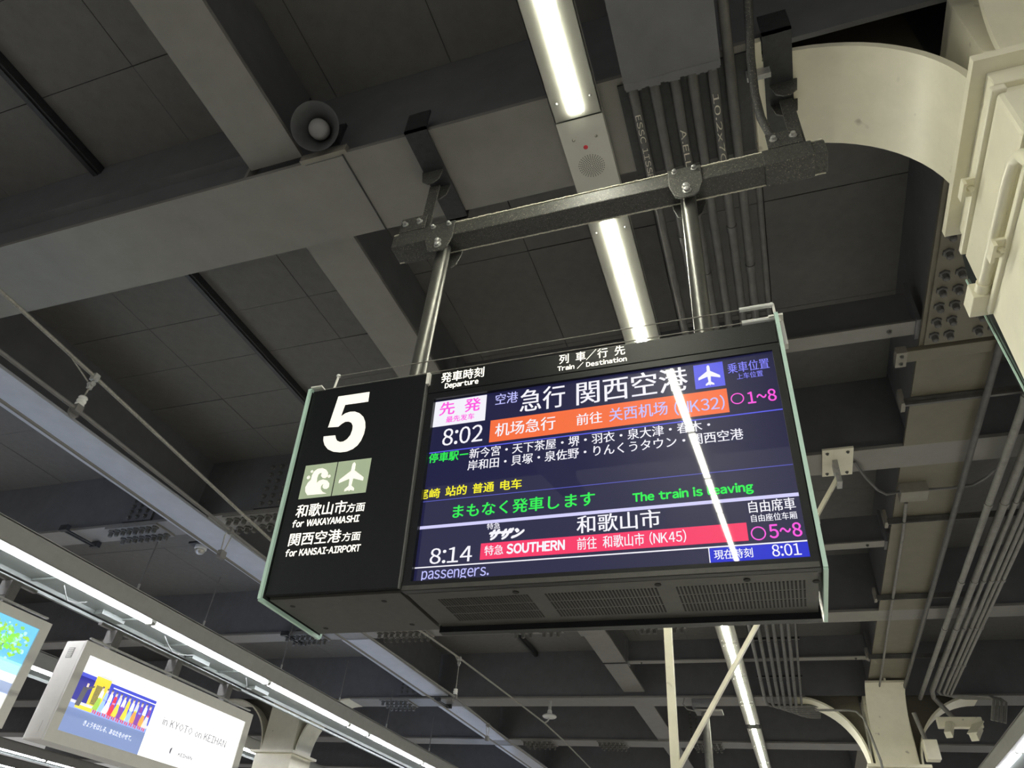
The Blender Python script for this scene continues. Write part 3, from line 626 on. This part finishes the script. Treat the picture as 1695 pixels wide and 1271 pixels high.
# ------------------------------------------------------------------ conduits beside the light row
ct = thing('cable_duct', 'wide dark grey duct overhead that the row of conduits comes out of', 'duct', (-.09, 0, 3.33))
obj('duct_body', MB().box(-.32, .14, -3, 1.83, 3.33, 3.40), 'dark_steel', ct); 
obj('added_dark_plate', MB().box(-.36, .27, 1.835, 2.38, 3.396, 3.408), 'black_paint', ct)  # added black plate, keeps the gaps between the conduits dark
mb = MB()
for k in range(24):
    x = -.315 + .45 * k / 24; mb.box(x, x + .0188, 1.80, 1.832 + random.uniform(0, .014), 3.326, 3.33)
obj('dust_fringe', mb, 'dark_steel', ct, kind='stuff')
px_ = [-.285, -.18, -.08, .005, .10, .18, .265]
nm = ['leftmost', 'second from the left', 'third from the left', 'fourth from the left', 'fifth from the left', 'sixth from the left, passing beside the duct', 'rightmost']
for k, x in enumerate(px_):
    y0 = 1.80 if k < 5 else (-2 if k == 5 else 2.4)
    r = .026 if k < 6 else .017
    t = thing('conduit', 'dark painted conduit beside the centre light row, ' + nm[k], 'pipe', (x, 7, 3.36), 'conduits beside the centre light row')
    e = 13.0 + .12 * k; xe = .55
    path = [(x, y0, 3.36), (x, 6, 3.36), (x, e - .25, 3.36), (x + .02, e - .10, 3.355), (x + .08, e - .02, 3.352), (x + .2, e, 3.35), (xe, e, 3.35)]
    obj('tube', MB().tube(path, r, 10), 'pipe', t, smooth=50)
    for yy in (2.5 + .33 * (k % 3), 7.0, 9.9, 11.6, 12.4): obj('coupling', MB().tube([(x, yy, 3.36), (x, yy + .05, 3.36)], r + .004, 10), 'pipe', t, smooth=50)
    
for k, yy in enumerate((7.02, 9.95, 11.6)):
    o = obj('conduit_rail', MB().box(-.33, .31, yy, yy + .04, 3.392, 3.42), 'black_paint', None, at=(0, yy, 3.4))
    tag(o, 'dark cross rail holding the conduits under the ceiling, %s one behind the sign' % ['nearest', 'middle', 'farthest'][k], 'rail', 'conduit cross rails')
# chalk-like marks on the conduits
def chalk(body, x, y0, y1, h, par):
    lettering('chalk_mark', body, lambda u, v: V((x + v, u, 3.3325)), 'dust', par, y0, y1, -h / 2, h, .0)
pars = [o for o in COL.objects if o.name.startswith('conduit') and not o.name.startswith('conduit_') and o.type == 'EMPTY']
for body, k, y0, y1 in (('ESSC 1ISSR2', 0, 1.98, 2.42), ('A.ELL', 2, 2.12, 2.36), ('10.2x7C', 4, 1.97, 2.38)):
    chalk(body, px_[k], y0, y1, .028, pars[k])

# ------------------------------------------------------------------ conduits along the right girder
L2p = thing('conduit', 'dark conduit running under the olive girder on the right', 'pipe', (1.71, 8, 3.40), 'conduits right of the olive girder')
obj('tube', MB().tube([(1.71, 3.6, 3.40), (1.72, 8, 3.40), (1.72, 12.4, 3.40)], .026, 8), 'pipe', L2p, smooth=50)
rx = [1.95, 2.07, 2.155, 2.23, 2.285, 2.335]; rn = ['nearest the girder', 'second from the girder', 'third from the girder', 'fourth from the girder', 'fifth from the girder', 'farthest from the girder']
for k, x in enumerate(rx):
    t = thing('conduit', 'light grey conduit on the far right, ' + rn[k], 'pipe', (x, 7, 3.35), 'conduits right of the olive girder')
    r = (.030, .034, .022, .022, .020, .020)[k]
    if k < 2: path = [(x, 2.7, 3.35), (x, 12.2, 3.35), (x + .05, 12.5, 3.33), (x + .25, 12.55, 3.05), (x + .30, 12.55, 2.95)] if k else [(x, 2.7, 3.35), (x, 12.6, 3.35)]
    else:
        q_ = 2.75 + .06 * k; path = [(x, 2.7, 3.35), (x, 12.15 + .05 * k, 3.35), (x + .05, 12.28 + .05 * k, 3.35), (x + .2, 12.32 + .05 * k, 3.34), (q_ - .05, 12.32 + .05 * k, 3.33), (q_, 12.32 + .05 * k, 3.28), (q_ - .1, 12.32 + .05 * k, 3.0)]
    obj('tube', MB().tube(path, r, 8), 'light_pipe', t, smooth=50)
    for yy in (4.9, 6.5, 8.2, 9.6, 11.0): obj('coupling', MB().tube([(x, yy, 3.35), (x, yy + .05, 3.35)], r + .006, 8), 'light_pipe', t, smooth=50)
    
for k, yy in enumerate((4.95, 6.9, 8.8, 10.9)):
    t = thing('girder_clamp', ['light steel channel clamped under the bolted end of the olive girder', 'dark channel under the olive girder, first beyond the light one', 'dark channel under the olive girder, second beyond the light one', 'dark channel under the olive girder, farthest one'][k] if k else 'dark channel under the olive girder, nearest one', 'clamp', (1.5, yy, 3.42), 'channels under the olive girder')
    obj('channel', MB().box(1.18, 2.40, yy - .03, yy + .03, 3.425, 3.462).box(1.18, 2.40, yy - .03, yy - .022, 3.40, 3.43), 'pipe', t)
    obj('hook', MB().box(1.16, 1.19, yy - .025, yy + .09, 3.42, 3.56), 'box_grey', t)
t = thing('girder_clamp', 'light steel strap crossing the olive girder next to the big bolts', 'clamp', (1.4, 4.38, 3.43))
obj('channel', MB().box(1.13, 1.75, 4.32, 4.44, 3.43, 3.468), 'olive_steel', t, bevel=.003)
obj('channel_end', MB().box(1.08, 1.15, 4.30, 4.46, 3.41, 3.47), 'box_grey', t)
bolts(t, [(1.115, 4.34, 3.41), (1.115, 4.42, 3.41)], scale=.5)
jb = thing('junction_box', 'grey-brown junction box under the olive girder with a cable on each side', 'box', (1.35, 6.3, 3.40))
obj('body', MB().box(1.24, 1.46, 6.22, 6.40, 3.37, 3.47), 'box_grey', jb, bevel=.004)
obj('cable', MB().tube([(.86, 5.75, 3.45), (.95, 5.98, 3.42), (1.05, 6.18, 3.40), (1.13, 6.28, 3.40), (1.25, 6.29, 3.42)], .012, 6), 'cable', jb, smooth=60)
obj('cable', MB().tube([(1.45, 6.29, 3.42), (1.65, 6.28, 3.41), (1.80, 6.24, 3.40), (1.88, 6.12, 3.39), (1.95, 5.9, 3.38)], .012, 6), 'cable', jb, smooth=60)
o = obj('slim_conduit', MB().tube([(1.31, 6.5, 3.42), (1.33, 7.1, 3.42), (1.36, 10, 3.42), (1.38, 12.3, 3.40), (1.38, 12.5, 3.30)], .015, 8), 'light_pipe', None, smooth=50, at=(1.33, 9, 3.42))
tag(o, 'slim light conduit running under the middle of the olive girder', 'pipe')

# ------------------------------------------------------------------ horn loudspeaker on the near girder
hn = thing('horn_speaker', 'grey round horn loudspeaker on the web of the nearest cross girder', 'speaker', (-2.10, 1.80, 3.52))
ax_ = V((.25, -.64, -.72)).normalized(); hb = V((-2.075, 1.74, 3.60)); mouth = hb + ax_ * .22
obj('horn', MB().lathe([(.05, 0), (.058, .05), (.075, .10), (.105, .155), (.132, .205), (.138, .212), (.132, .210), (.10, .158), (.07, .10), (.045, .06)], hb - ax_ * .05, ax_, 32), 'horn', hn, smooth=50)
obj('driver', MB().lathe([(.045, -.10), (.05, -.08), (.05, .02), (.045, .03)], hb - ax_ * .03, ax_, 20), 'horn', hn, smooth=50)
obj('reflector', MB().lathe([(.02, .04), (.055, .07), (.060, .10), (.058, .125), (.048, .135), (.02, .138)], hb - ax_ * .03, ax_, 24), 'horn_cap', hn, smooth=50)
obj('bracket', MB().bar(hb - ax_ * .06, (-2.10, 1.86, 3.72), .05, .012).box(-2.17, -2.03, 1.83, 1.856, 3.62, 3.82), 'black_paint', hn)

# ------------------------------------------------------------------ hangers beyond the sign
hf = thing('hanging_bracket_frame', 'white angle-steel hanger with a diagonal brace under a square plate, beyond the sign', 'frame', (0, 5.75, 3.2))
obj('mounting_plate', MB().box(.60, .845, 5.50, 5.93, 3.435, 3.455), 'white_steel', hf, bevel=.002)
obj('gusset', MB().box(.68, .72, 5.66, 5.78, 3.22, 3.435), 'galv', hf)
obj('brace', MB().bar((.70, 5.72, 3.30), (-.775, 5.72, 1.06), .052, .03), 'white_steel', hf)
obj('upright', MB().box(-.83, -.77, 5.69, 5.75, -.2, 3.45), 'white_steel', hf)
obj('mounting_plate', MB().box(-.93, -.67, 5.62, 5.90, 3.44, 3.458), 'white_steel', hf, bevel=.002)
bolts(hf, [(.64, 5.55, 3.435), (.80, 5.55, 3.435), (.64, 5.88, 3.435), (.80, 5.88, 3.435)], scale=.5)
hp = thing('hanging_post', 'dark grey round post with a box head under the far cross girder', 'post', (-1.28, 12.95, 2.0))
obj('head_box', MB().box(-1.46, -1.11, 12.78, 13.1, 3.28, 3.50), 'dark_steel', hp, bevel=.006)
obj('head_plate', MB().box(-1.42, -.98, 12.80, 13.1, 3.22, 3.25), 'steel', hp)
obj('pole', MB().cyl((-1.27, 12.95, .4), (-1.27, 12.95, 3.24), .065, n=16), 'pipe', hp, smooth=40)
obj('cable', MB().tube([(-1.47, 12.78, 3.46), (-1.57, 12.76, 3.42), (-1.60, 12.76, 3.32), (-1.54, 12.77, 3.24), (-1.42, 12.8, 3.22)], .012, 6), 'cable', hp, smooth=60)

# ------------------------------------------------------------------ overhead wires
def run(pts, n=6):
    out = []
    for (y0, z0), (y1, z1) in zip(pts, pts[1:]):
        for k in range(n): out.append((-4.05, y0 + (y1 - y0) * k / n, z0 + (z1 - z0) * k / n))
    return out + [(-4.05, *pts[-1])]
mw = thing('messenger_wire', 'upper grey messenger wire over the tracks, passing behind the sign', 'wire', (-4.05, 5, 2.6), 'overhead line wires')
obj('strand', MB().tube([(-4.05, -3, 3.0), (-4.05, 1.89, 2.756), (-4.05, 2.49, 2.72), (-4.05, 4.15, 2.60), (-4.05, 4.78, 2.56), (-4.05, 6, 2.68), (-4.05, 7.7, 2.845), (-4.05, 8.8, 2.906), (-4.05, 11.15, 2.989), (-4.05, 12.9, 3.04), (-4.05, 14.1, 3.028), (-4.05, 24, 2.7)], .013, 8), 'wire', mw, smooth=50)
aw = thing('auxiliary_wire', 'middle brown wire of the overhead line, with hangers on it', 'wire', (-4.05, 5, 2.4), 'overhead line wires')
obj('strand', MB().tube([(-4.05, -3, 2.46), (-4.05, 2.5, 2.45), (-4.05, 4.13, 2.408), (-4.05, 5.8, 2.37), (-4.05, 8.97, 2.416), (-4.05, 11, 2.36), (-4.05, 24, 2.38)], .014, 8), 'cable', aw, smooth=50)
cw = thing('contact_wire', 'lowest dark contact wire over the tracks, in front of the bluish girder', 'wire', (-4.05, 5, 2.2), 'overhead line wires')
obj('strand', MB().tube([(-4.05, -3, 2.23), (-4.05, 4.75, 2.195), (-4.05, 8.3, 2.218), (-4.05, 24, 2.2)], .010, 8), 'cable', cw, smooth=50)
for k, (y, zt, zb) in enumerate(((2.50, 2.72, 2.45), (8.93, 2.91, 2.415))):
    t = thing('wire_dropper', ['dropper with a white insulator on the overhead line, upper left near the sign', 'dropper with a white insulator on the overhead line, below the sign'][k], 'insulator', (-4.05, y, zb))
    obj('clamp', MB().box(-4.07, -4.03, y - .02, y + .02, zt - .03, zt + .02).box(-4.06, -4.04, y - .015, y + .015, zt - .10, zt - .05).cyl((-4.07, y, zt - .06), (-4.03, y, zt - .06), .018), 'galv', t)
    obj('stay', MB().tube([(-4.05, y - .22, zt + .006), (-4.05, y - .03, zt - .06)], .005, 6), 'wire', t)
    obj('rod', MB().cyl((-4.05, y, zb + .10), (-4.05, y, zt), .006), 'wire', t, smooth=40)
    obj('insulator', MB().lathe([(.012, .105), (.026, .10), (.030, .09), (.024, .08), (.030, .072), (.030, .06), (.024, .05), (.030, .042), (.028, .03), (.012, .025)], (-4.05, y, zb), (0, 0, 1), 16), 'porcelain', t, smooth=50)
    obj('wire_clamp', MB().box(-4.075, -4.025, y - .025, y + .025, zb - .025, zb + .03).lathe([(.015, -.012), (.04, -.006), (.04, .006), (.015, .012)], (-4.08, y + .01, zb - .01), (1, 0, 0), 14), 'cable', t)
for k, y in enumerate((4.14, 10.2)):
    zt, zb = ((2.41, 2.19), (2.375, 2.19))[k]
    t = thing('loop_hanger', ['looped wire hanger left of the lower edge of the sign', 'looped wire hanger in the distance below the sign'][k], 'hanger', (-4.05, y, zb), 'looped hangers on the overhead line')
    obj('loop', MB().tube([(-4.05, y - .02, zb + .03), (-4.065, y - .02, zt - .05), (-4.06, y, zt + .012), (-4.035, y + .02, zt - .05), (-4.05, y + .01, zb + .03)], .006, 6), 'galv', t, smooth=60)
    obj('wire_clamp', MB().box(-4.07, -4.03, y - .03, y + .03, zb - .02, zb + .04).lathe([(.012, -.02), (.03, -.012), (.03, .012), (.012, .02)], (-4.05, y, zt), (0, 1, 0), 12), 'cable', t)
t = thing('suspension_insulator', 'small white disc insulator hanging from the far cross girder', 'insulator', (-3.97, 12.9, 3.1))
obj('rod', MB().tube([(-3.97, 12.9, 3.41), (-3.97, 12.9, 3.17)], .03, 8), 'galv', t, smooth=40)
obj('disc', MB().lathe([(.02, .12), (.04, .10), (.045, .05), (.12, .02), (.13, .0), (.11, -.02), (.03, -.03)], (-3.97, 12.9, 3.15), (0, 0, 1), 20), 'porcelain', t, smooth=50)
obj('hook', MB().tube([(-3.97, 12.9, 3.13), (-4.0, 12.9, 3.08), (-4.05, 12.9, 3.05)], .015, 6), 'galv', t)

# ------------------------------------------------------------------ light troughs over the other platforms
def trough(x, sg, y0, y1, label, led_edges, led='led_cool', up=True, rods=(), group='light troughs'):
    """sg +1: the tall fascia looks towards +X"""
    t = thing('light_trough', label, 'light', (x, (y0 + y1) / 2, 2.6), group)
    def X(a): return x - sg * a
    def bx(mb, a0, a1, ya, yb, z0, z1): return mb.box(min(X(a0), X(a1)), max(X(a0), X(a1)), ya, yb, z0, z1)
    obj('fascia', bx(bx(MB(), 0, .02, y0, y1, 2.60, 2.80), 0, .06, y0, y1, 2.79, 2.81), 'trough', t)
    obj('rim', bx(MB(), 0, .075, y0, y1, 2.592, 2.602), 'fixture', t)
    obj('tray', bx(bx(MB(), .075, .62, y0, y1, 2.612, 2.63), .60, .62, y0, y1, 2.57, 2.63), 'trough_under', t)
    for a, b in zip(led_edges, led_edges[1:]):
        obj('led_tube', bx(MB(), .085, .165, a + .02, b - .06, 2.575, 2.612), led, t, bevel=.008)
        obj('socket', bx(MB(), .08, .17, b - .055, b + .015, 2.57, 2.613), 'fixture', t)
    if up: obj('uplight_tube', bx(MB(), .25, .33, y0, y1, 2.66, 2.69), 'led_up', t)
    for yy in rods:
        obj('hanger_rod', MB().tube([(X(.01), yy, 2.80), (X(.01), yy, 3.2), (X(.01), yy, 3.46)], .008, 6), 'cable', t)
        obj('rod_nut', MB().cyl((X(.01), yy, 2.81), (X(.01), yy, 2.87), .014, n=8), 'galv', t)
    return t
TL = trough(-6.85, 1, -4, 20, 'long light trough over the opposite platform on the left', [-3.0, -.65, 1.70, 4.05, 6.45, 8.85, 11.2, 11.9, 14.2, 16.5, 18.8], rods=(3.6, 5.95, 7.13, 8.9, 10.6, 12.3, 14.2))
for y, L in ((4.0, .5), (5.3, .45), (6.9, .7), (8.6, .5)):
    obj('loose_cable', MB().tube([(-7.18, y, 2.605), (-7.22, y + .2 * L, 2.55), (-7.32, y + .5 * L, 2.53), (-7.36, y + .8 * L, 2.56), (-7.30, y + L, 2.60)], .008, 6), 'cable_grey', TL, smooth=60)
for y in (4.4, 5.1, 6.3, 7.2, 8.3): obj('cross_bar', MB().box(-7.44, -7.05, y, y + .03, 2.59, 2.612), 'trough_under', TL)
for y in (4.1, 6.0, 7.6, 9.0): obj('ballast_box', MB().box(-7.42, -7.30, y, y + .35, 2.56, 2.612), 'trough_under', TL, bevel=.004)
obj('rear_rail', MB().box(-7.50, -7.46, -3, 20, 2.52, 2.55), 'trough_under', TL)
trough(-10.4, 1, -4, 20, 'light trough glimpsed between the two advertisement panels', [-3, -.6, 1.8, 4.2, 6.6, 9.0, 11.4, 13.8, 16.2, 18.6], up=False)
trough(-17.9, 1, 2, 22, 'distant light row at the lower left under the advertisement panel', [2, 4.4, 6.8, 9.2, 11.6, 15.1, 17.5, 19.9], up=False)
trough(-20.4, 1, 2, 22, 'farthest light row in the lower left corner', [2, 4.4, 6.8, 9.2, 11.6, 14, 17.5, 19.9], up=False)
trough(2.84, -1, -3, 22, 'light trough in the lower right corner', [-2, .4, 2.8, 5.2, 7.6, 10, 12.4, 14.8, 17.2, 19.6], up=False)

# small batten frames under the girder flanges, over the left trough
for k, (x, y, z) in enumerate(((-7.90, 5.56, 3.46), (-7.2, 9.25, 3.46), (-6.1, 12.7, 3.40))):
    t = thing('batten_frame', 'thin dark twin-rod frame under the %s cross girder above the left light trough' % ['bluish lit first', 'second', 'far'][k], 'bracket', (x, y, z - .05), 'twin-rod frames')
    obj('rod', MB().bar((x, y - .08, z - .05), (x + .03, y + .36, z - .05), .018, .018), 'black_paint', t)
    obj('rod', MB().bar((x + .06, y - .08, z - .05), (x + .09, y + .36, z - .05), .018, .018), 'black_paint', t)
    obj('end_block', MB().box(x - .02, x + .10, y - .12, y - .07, z - .07, z), 'black_paint', t); obj('end_block', MB().box(x + .01, x + .13, y + .34, y + .39, z - .07, z), 'black_paint', t)

dm = thing('dome_camera', 'small white dome camera under the dark bay left of the sign', 'camera', (-6.5, 6.3, 3.47))
obj('base', MB().lathe([(.075, 0), (.075, .035), (.065, .045)], (-6.51, 6.29, 3.475), (0, 0, -1), 20), 'porcelain', dm, smooth=40)
obj('dome', MB().lathe([(.06, 0), (.058, .02), (.045, .042), (.02, .055)], (-6.51, 6.29, 3.43), (0, 0, -1), 20), 'chrome', dm, smooth=60)
obj('mount', MB().box(-6.62, -6.40, 6.18, 6.40, 3.475, 3.50), 'black_paint', dm)

# ------------------------------------------------------------------ lit advertisement boxes
AX = -6.6
def adplace(d=0.0): return lambda u, v: V((AX + d, u, v))
def adbox(y0, y1, z0, z1, fy0, fy1, fz0, fz1, label):
    t = thing('advertisement_box', label, 'advertisement', (AX - .14, (y0 + y1) / 2, z0), 'lit advertisement boxes')
    mb = MB().box(AX - .28, AX - .02, y0, y1, z0, z1)
    obj('housing', mb, 'ad_frame', t, bevel=.012)
    mb = MB()   # face frame, sloping in to the lit sheet
    o_ = [(y0, z0), (y1, z0), (y1, z1), (y0, z1)]; i_ = [(fy0, fz0), (fy1, fz0), (fy1, fz1), (fy0, fz1)]
    pts = [(AX - .02, a, b) for a, b in o_] + [(AX, a, b) for a, b in o_] + [(AX, a, b) for a, b in i_] + [(AX - .014, a, b) for a, b in i_]
    fs = []
    for k in range(4):
        j = (k + 1) % 4; fs += [(k, j, 4 + j, 4 + k), (4 + k, 4 + j, 8 + j, 8 + k), (8 + k, 8 + j, 12 + j, 12 + k)]
    obj('face_frame', MB().add(pts, fs), 'ad_frame', t)
    sh = obj('lit_sheet', MB().box(AX - .019, AX - .013, fy0, fy1, fz0, fz1), 'ad_white', t)
    v_ = obj('vent_plate', MB().box(AX - .20, AX - .12, y0 - .004, y0, z1 - .17, z1 - .07), 'mg_' if False else 'trough', t)
    mb = MB()
    for k in range(5): mb.box(AX - .19, AX - .13, y0 - .009, y0 - .003, z1 - .16 + k * .018, z1 - .152 + k * .018)
    obj('vent_slat', mb, 'ad_frame', v_)
    obj('service_plate', MB().box(AX - .20, AX - .11, y0 - .003, y0, z0 + .06, z0 + .17), 'ad_frame', t)
    for yy in steps(y0 + .45, y1 - .45, 2):
        obj('hanger_arm', MB().box(AX - .22, AX - .12, yy - .05, yy + .05, z1, 2.27).box(AX - .24, AX - .10, yy - .07, yy - .05, z1 + .1, 2.27), 'pipe', t)
    obj('arm_rail', MB().box(AX - .20, AX - .15, y0 + .2, y1 - .2, 2.268, 2.295), 'pipe', t)
    obj('top_rail', MB().box(AX - .05, AX - .02, y0 + .05, y1 - .05, z1 + .03, z1 + .045), 'galv', t)
    return t, sh
t2, sh2 = adbox(5.40, 8.263, 1.105, 2.03, 5.505, 8.15, 1.215, 1.915, 'lit advertisement box showing dancers in front of a blue train')
t1, sh1 = adbox(2.05, 4.95, 1.095, 2.03, 2.16, 4.85, 1.205, 1.945, 'lit advertisement box with a painted tree, cut by the left picture edge')
def print_(sh, name, shapes, d):
    mats = sorted({s[0] for s in shapes}); mb = MB()
    for m_, pts in shapes:
        mb.cur = mats.index(m_); mb.quad(*[(AX + d, y, z) for y, z in pts])
    return obj(name, mb, ['ad_' + m_ for m_ in mats], sh)
def R_(m_, y0, y1, z0, z1): return (m_, [(y0, z0), (y1, z0), (y1, z1), (y0, z1)])
PY0, PY1, PZ0 = 5.505, 6.593, 1.215
print_(sh2, 'poster_print', [R_('pave', PY0, PY1, PZ0, 1.47), R_('pave2', PY0, PY1, 1.43, 1.48), R_('mgrey', PY0, PY1, 1.475, 1.50), R_('blue', PY0, PY1, 1.50, 1.755)], -.0125)
print_(sh2, 'poster_print', [R_('dblue', PY0, PY0 + .20, 1.50, 1.72), R_('yellow', PY0 + .20, PY0 + .40, 1.50, 1.77), R_('ink', PY0 + .235, PY0 + .33, 1.51, 1.69), R_('white', PY0 + .45, PY1, 1.715, 1.724), R_('yellow', PY0 + .08, PY0 + .30, 1.44, 1.475), R_('mgrey', PY0 + .22, PY0 + .42, 1.77, 1.79)], -.0118)
cols = ['green', 'lblue', 'white', 'red', 'yellow', 'purple', 'yellow', 'lblue', 'orange', 'purple', 'orange', 'mgrey']
for k in range(12):
    y = PY0 + .33 + k * .064; zf = 1.445 - .004 * (k % 2); w_ = .046
    top = ['white', 'lblue', 'white', 'red', 'mgrey', 'white', 'yellow', 'white', 'mgrey', 'purple', 'white', 'purple'][k]
    sh_ = [(cols[k], [(y - w_, zf + .03), (y + w_ * .8, zf + .025), (y + w_ * .45, zf + .15), (y - w_ * .3, zf + .15)]), (top, [(y - w_ * .5, zf + .14), (y + w_ * .6, zf + .14), (y + w_ * .5, zf + .21), (y - w_ * .3, zf + .21)]),
            R_('skin', y - .012, y + .014, zf + .21, zf + .245), R_('ink', y - .013, y + .010, zf + .235, zf + .255), R_('red', y - .02, y - .006, zf, zf + .03), R_('red', y + .006, y + .02, zf - .005, zf + .03),
            (cols[(k + 4) % 12], [(y - w_ * .3, zf + .135), (y + w_ * .5, zf + .135), (y + w_ * .5, zf + .15), (y - w_ * .3, zf + .15)])]
    print_(sh2, 'poster_figure', sh_, -.0112)
sh_ = [('ink', [(PY0 + .07, 1.46), (PY0 + .13, 1.46), (PY0 + .15, 1.62), (PY0 + .09, 1.64)]), R_('skin', PY0 + .12, PY0 + .145, 1.64, 1.675), ('ink', [(PY0 + .12, 1.60), (PY0 + .22, 1.66), (PY0 + .22, 1.675), (PY0 + .11, 1.63)])]
print_(sh2, 'poster_figure', sh_, -.0112)
lettering('poster_lettering', 'きょうをはしる、あなたをのせて。', adplace(-.0106), 'ad_white', sh2, PY0 + .26, PY0 + .93, 1.315, .05, .0, .1, res=1)
lettering('poster_lettering', 'in KYOTO on KEIHAN', adplace(-.0115), 'ad_grey', sh2, 6.78, 7.92, 1.56, .085, .014, res=1)
lettering('poster_lettering', 'KEIHAN', adplace(-.0115), 'ad_ink', sh2, 7.18, 7.42, 1.325, .035, .02, res=1)
print_(sh2, 'poster_mark', [('ink', [(7.06 + .03 * math.cos(a * .5) - .0, 1.35 + .035 * math.sin(a * .5)) for a in range(3, 10)])], -.0115)
sh_ = [R_('sky', 2.16, 4.85, 1.60, 1.945), R_('sky2', 2.16, 4.85, 1.45, 1.62), R_('white', 2.16, 4.85, 1.205, 1.36), R_('pave2', 2.16, 4.85, 1.355, 1.46)]
print_(sh1, 'poster_print', sh_, -.0125)
sh_ = [R_('orange', 3.7, 4.28, 1.47, 1.60), ('red', [(3.65, 1.595), (4.32, 1.595), (4.22, 1.63), (3.72, 1.63)]), R_('white', 4.3, 4.85, 1.45, 1.52), R_('red', 4.42, 4.56, 1.455, 1.49), R_('yellow', 4.62, 4.70, 1.39, 1.42),
       ('trunk', [(4.50, 1.40), (4.56, 1.40), (4.55, 1.62), (4.60, 1.75), (4.57, 1.76), (4.53, 1.66), (4.46, 1.74), (4.44, 1.73), (4.51, 1.60)])]
print_(sh1, 'poster_print', sh_, -.0118)
sh_ = []; rr = random.Random(3)
for k in range(260):
    y, z = 4.50 + rr.gauss(0, .16), 1.77 + rr.gauss(0, .065)
    if not (3.9 < y < 4.82 and 1.60 < z < 1.92): continue
    r = rr.uniform(.010, .026); n = 7; sh_.append((['green', 'lgreen', 'lgreen', 'sky2'][k % 4], [(y + r * rr.uniform(.7, 1.2) * math.cos(2 * math.pi * i / n), z + r * .8 * rr.uniform(.7, 1.2) * math.sin(2 * math.pi * i / n)) for i in range(n)]))
for k in range(12):
    y, z = 3.9 + rr.uniform(0, .3), 1.66 + rr.uniform(-.02, .05); sh_.append(('lgreen', [(y + .03 * math.cos(2 * math.pi * i / 7), z + .02 * math.sin(2 * math.pi * i / 7)) for i in range(7)]))
tree = print_(sh1, 'poster_tree', sh_, -.0112); tree['kind'] = 'stuff'

# ------------------------------------------------------------------ cameras and box on the far right column
cm = thing('security_camera', 'pair of cream security cameras on the right bracket of the far column', 'camera', (2.2, 12.3, 2.95))
obj('mount', MB().box(2.05, 2.62, 12.30, 12.42, 2.88, 3.02), 'white_steel', cm, bevel=.01)
obj('camera_body', MB().bar((2.20, 12.30, 2.92), (2.10, 12.05, 2.72), .09, .09), 'white_steel', cm, bevel=.008)
obj('camera_body', MB().bar((2.55, 12.35, 2.90), (2.40, 12.05, 2.70), .10, .12), 'white_steel', cm, bevel=.008)
obj('sun_hood', MB().bar((2.58, 12.33, 2.96), (2.38, 11.98, 2.73), .13, .015), 'white_steel', cm)
jb = thing('junction_box', 'cream junction box with a conduit on the far right column', 'box', (1.88, 12.45, 2.55))
obj('body', MB().box(1.80, 1.98, 12.30, 12.5, 2.46, 2.72), 'white_steel', jb, bevel=.01)
obj('conduit', MB().tube([(1.86, 12.42, 2.70), (1.83, 12.42, 2.86), (1.80, 12.42, 3.02), (1.79, 12.42, 3.1)], .03, 8), 'light_pipe', jb, smooth=50)
o = obj('cable_run', MB().tube([(.45, 12.55, 3.17), (.9, 12.55, 3.17), (1.02, 12.5, 3.14), (1.10, 12.45, 3.03), (1.14, 12.42, 2.8), (1.20, 12.40, 2.45), (1.22, 12.45, 1.5)], .018, 8), 'light_pipe', None, smooth=60, at=(1.1, 12.5, 2.9))
tag(o, 'light grey cable bending down over the face of the far right column', 'cable')

bpy.context.view_layer.update()
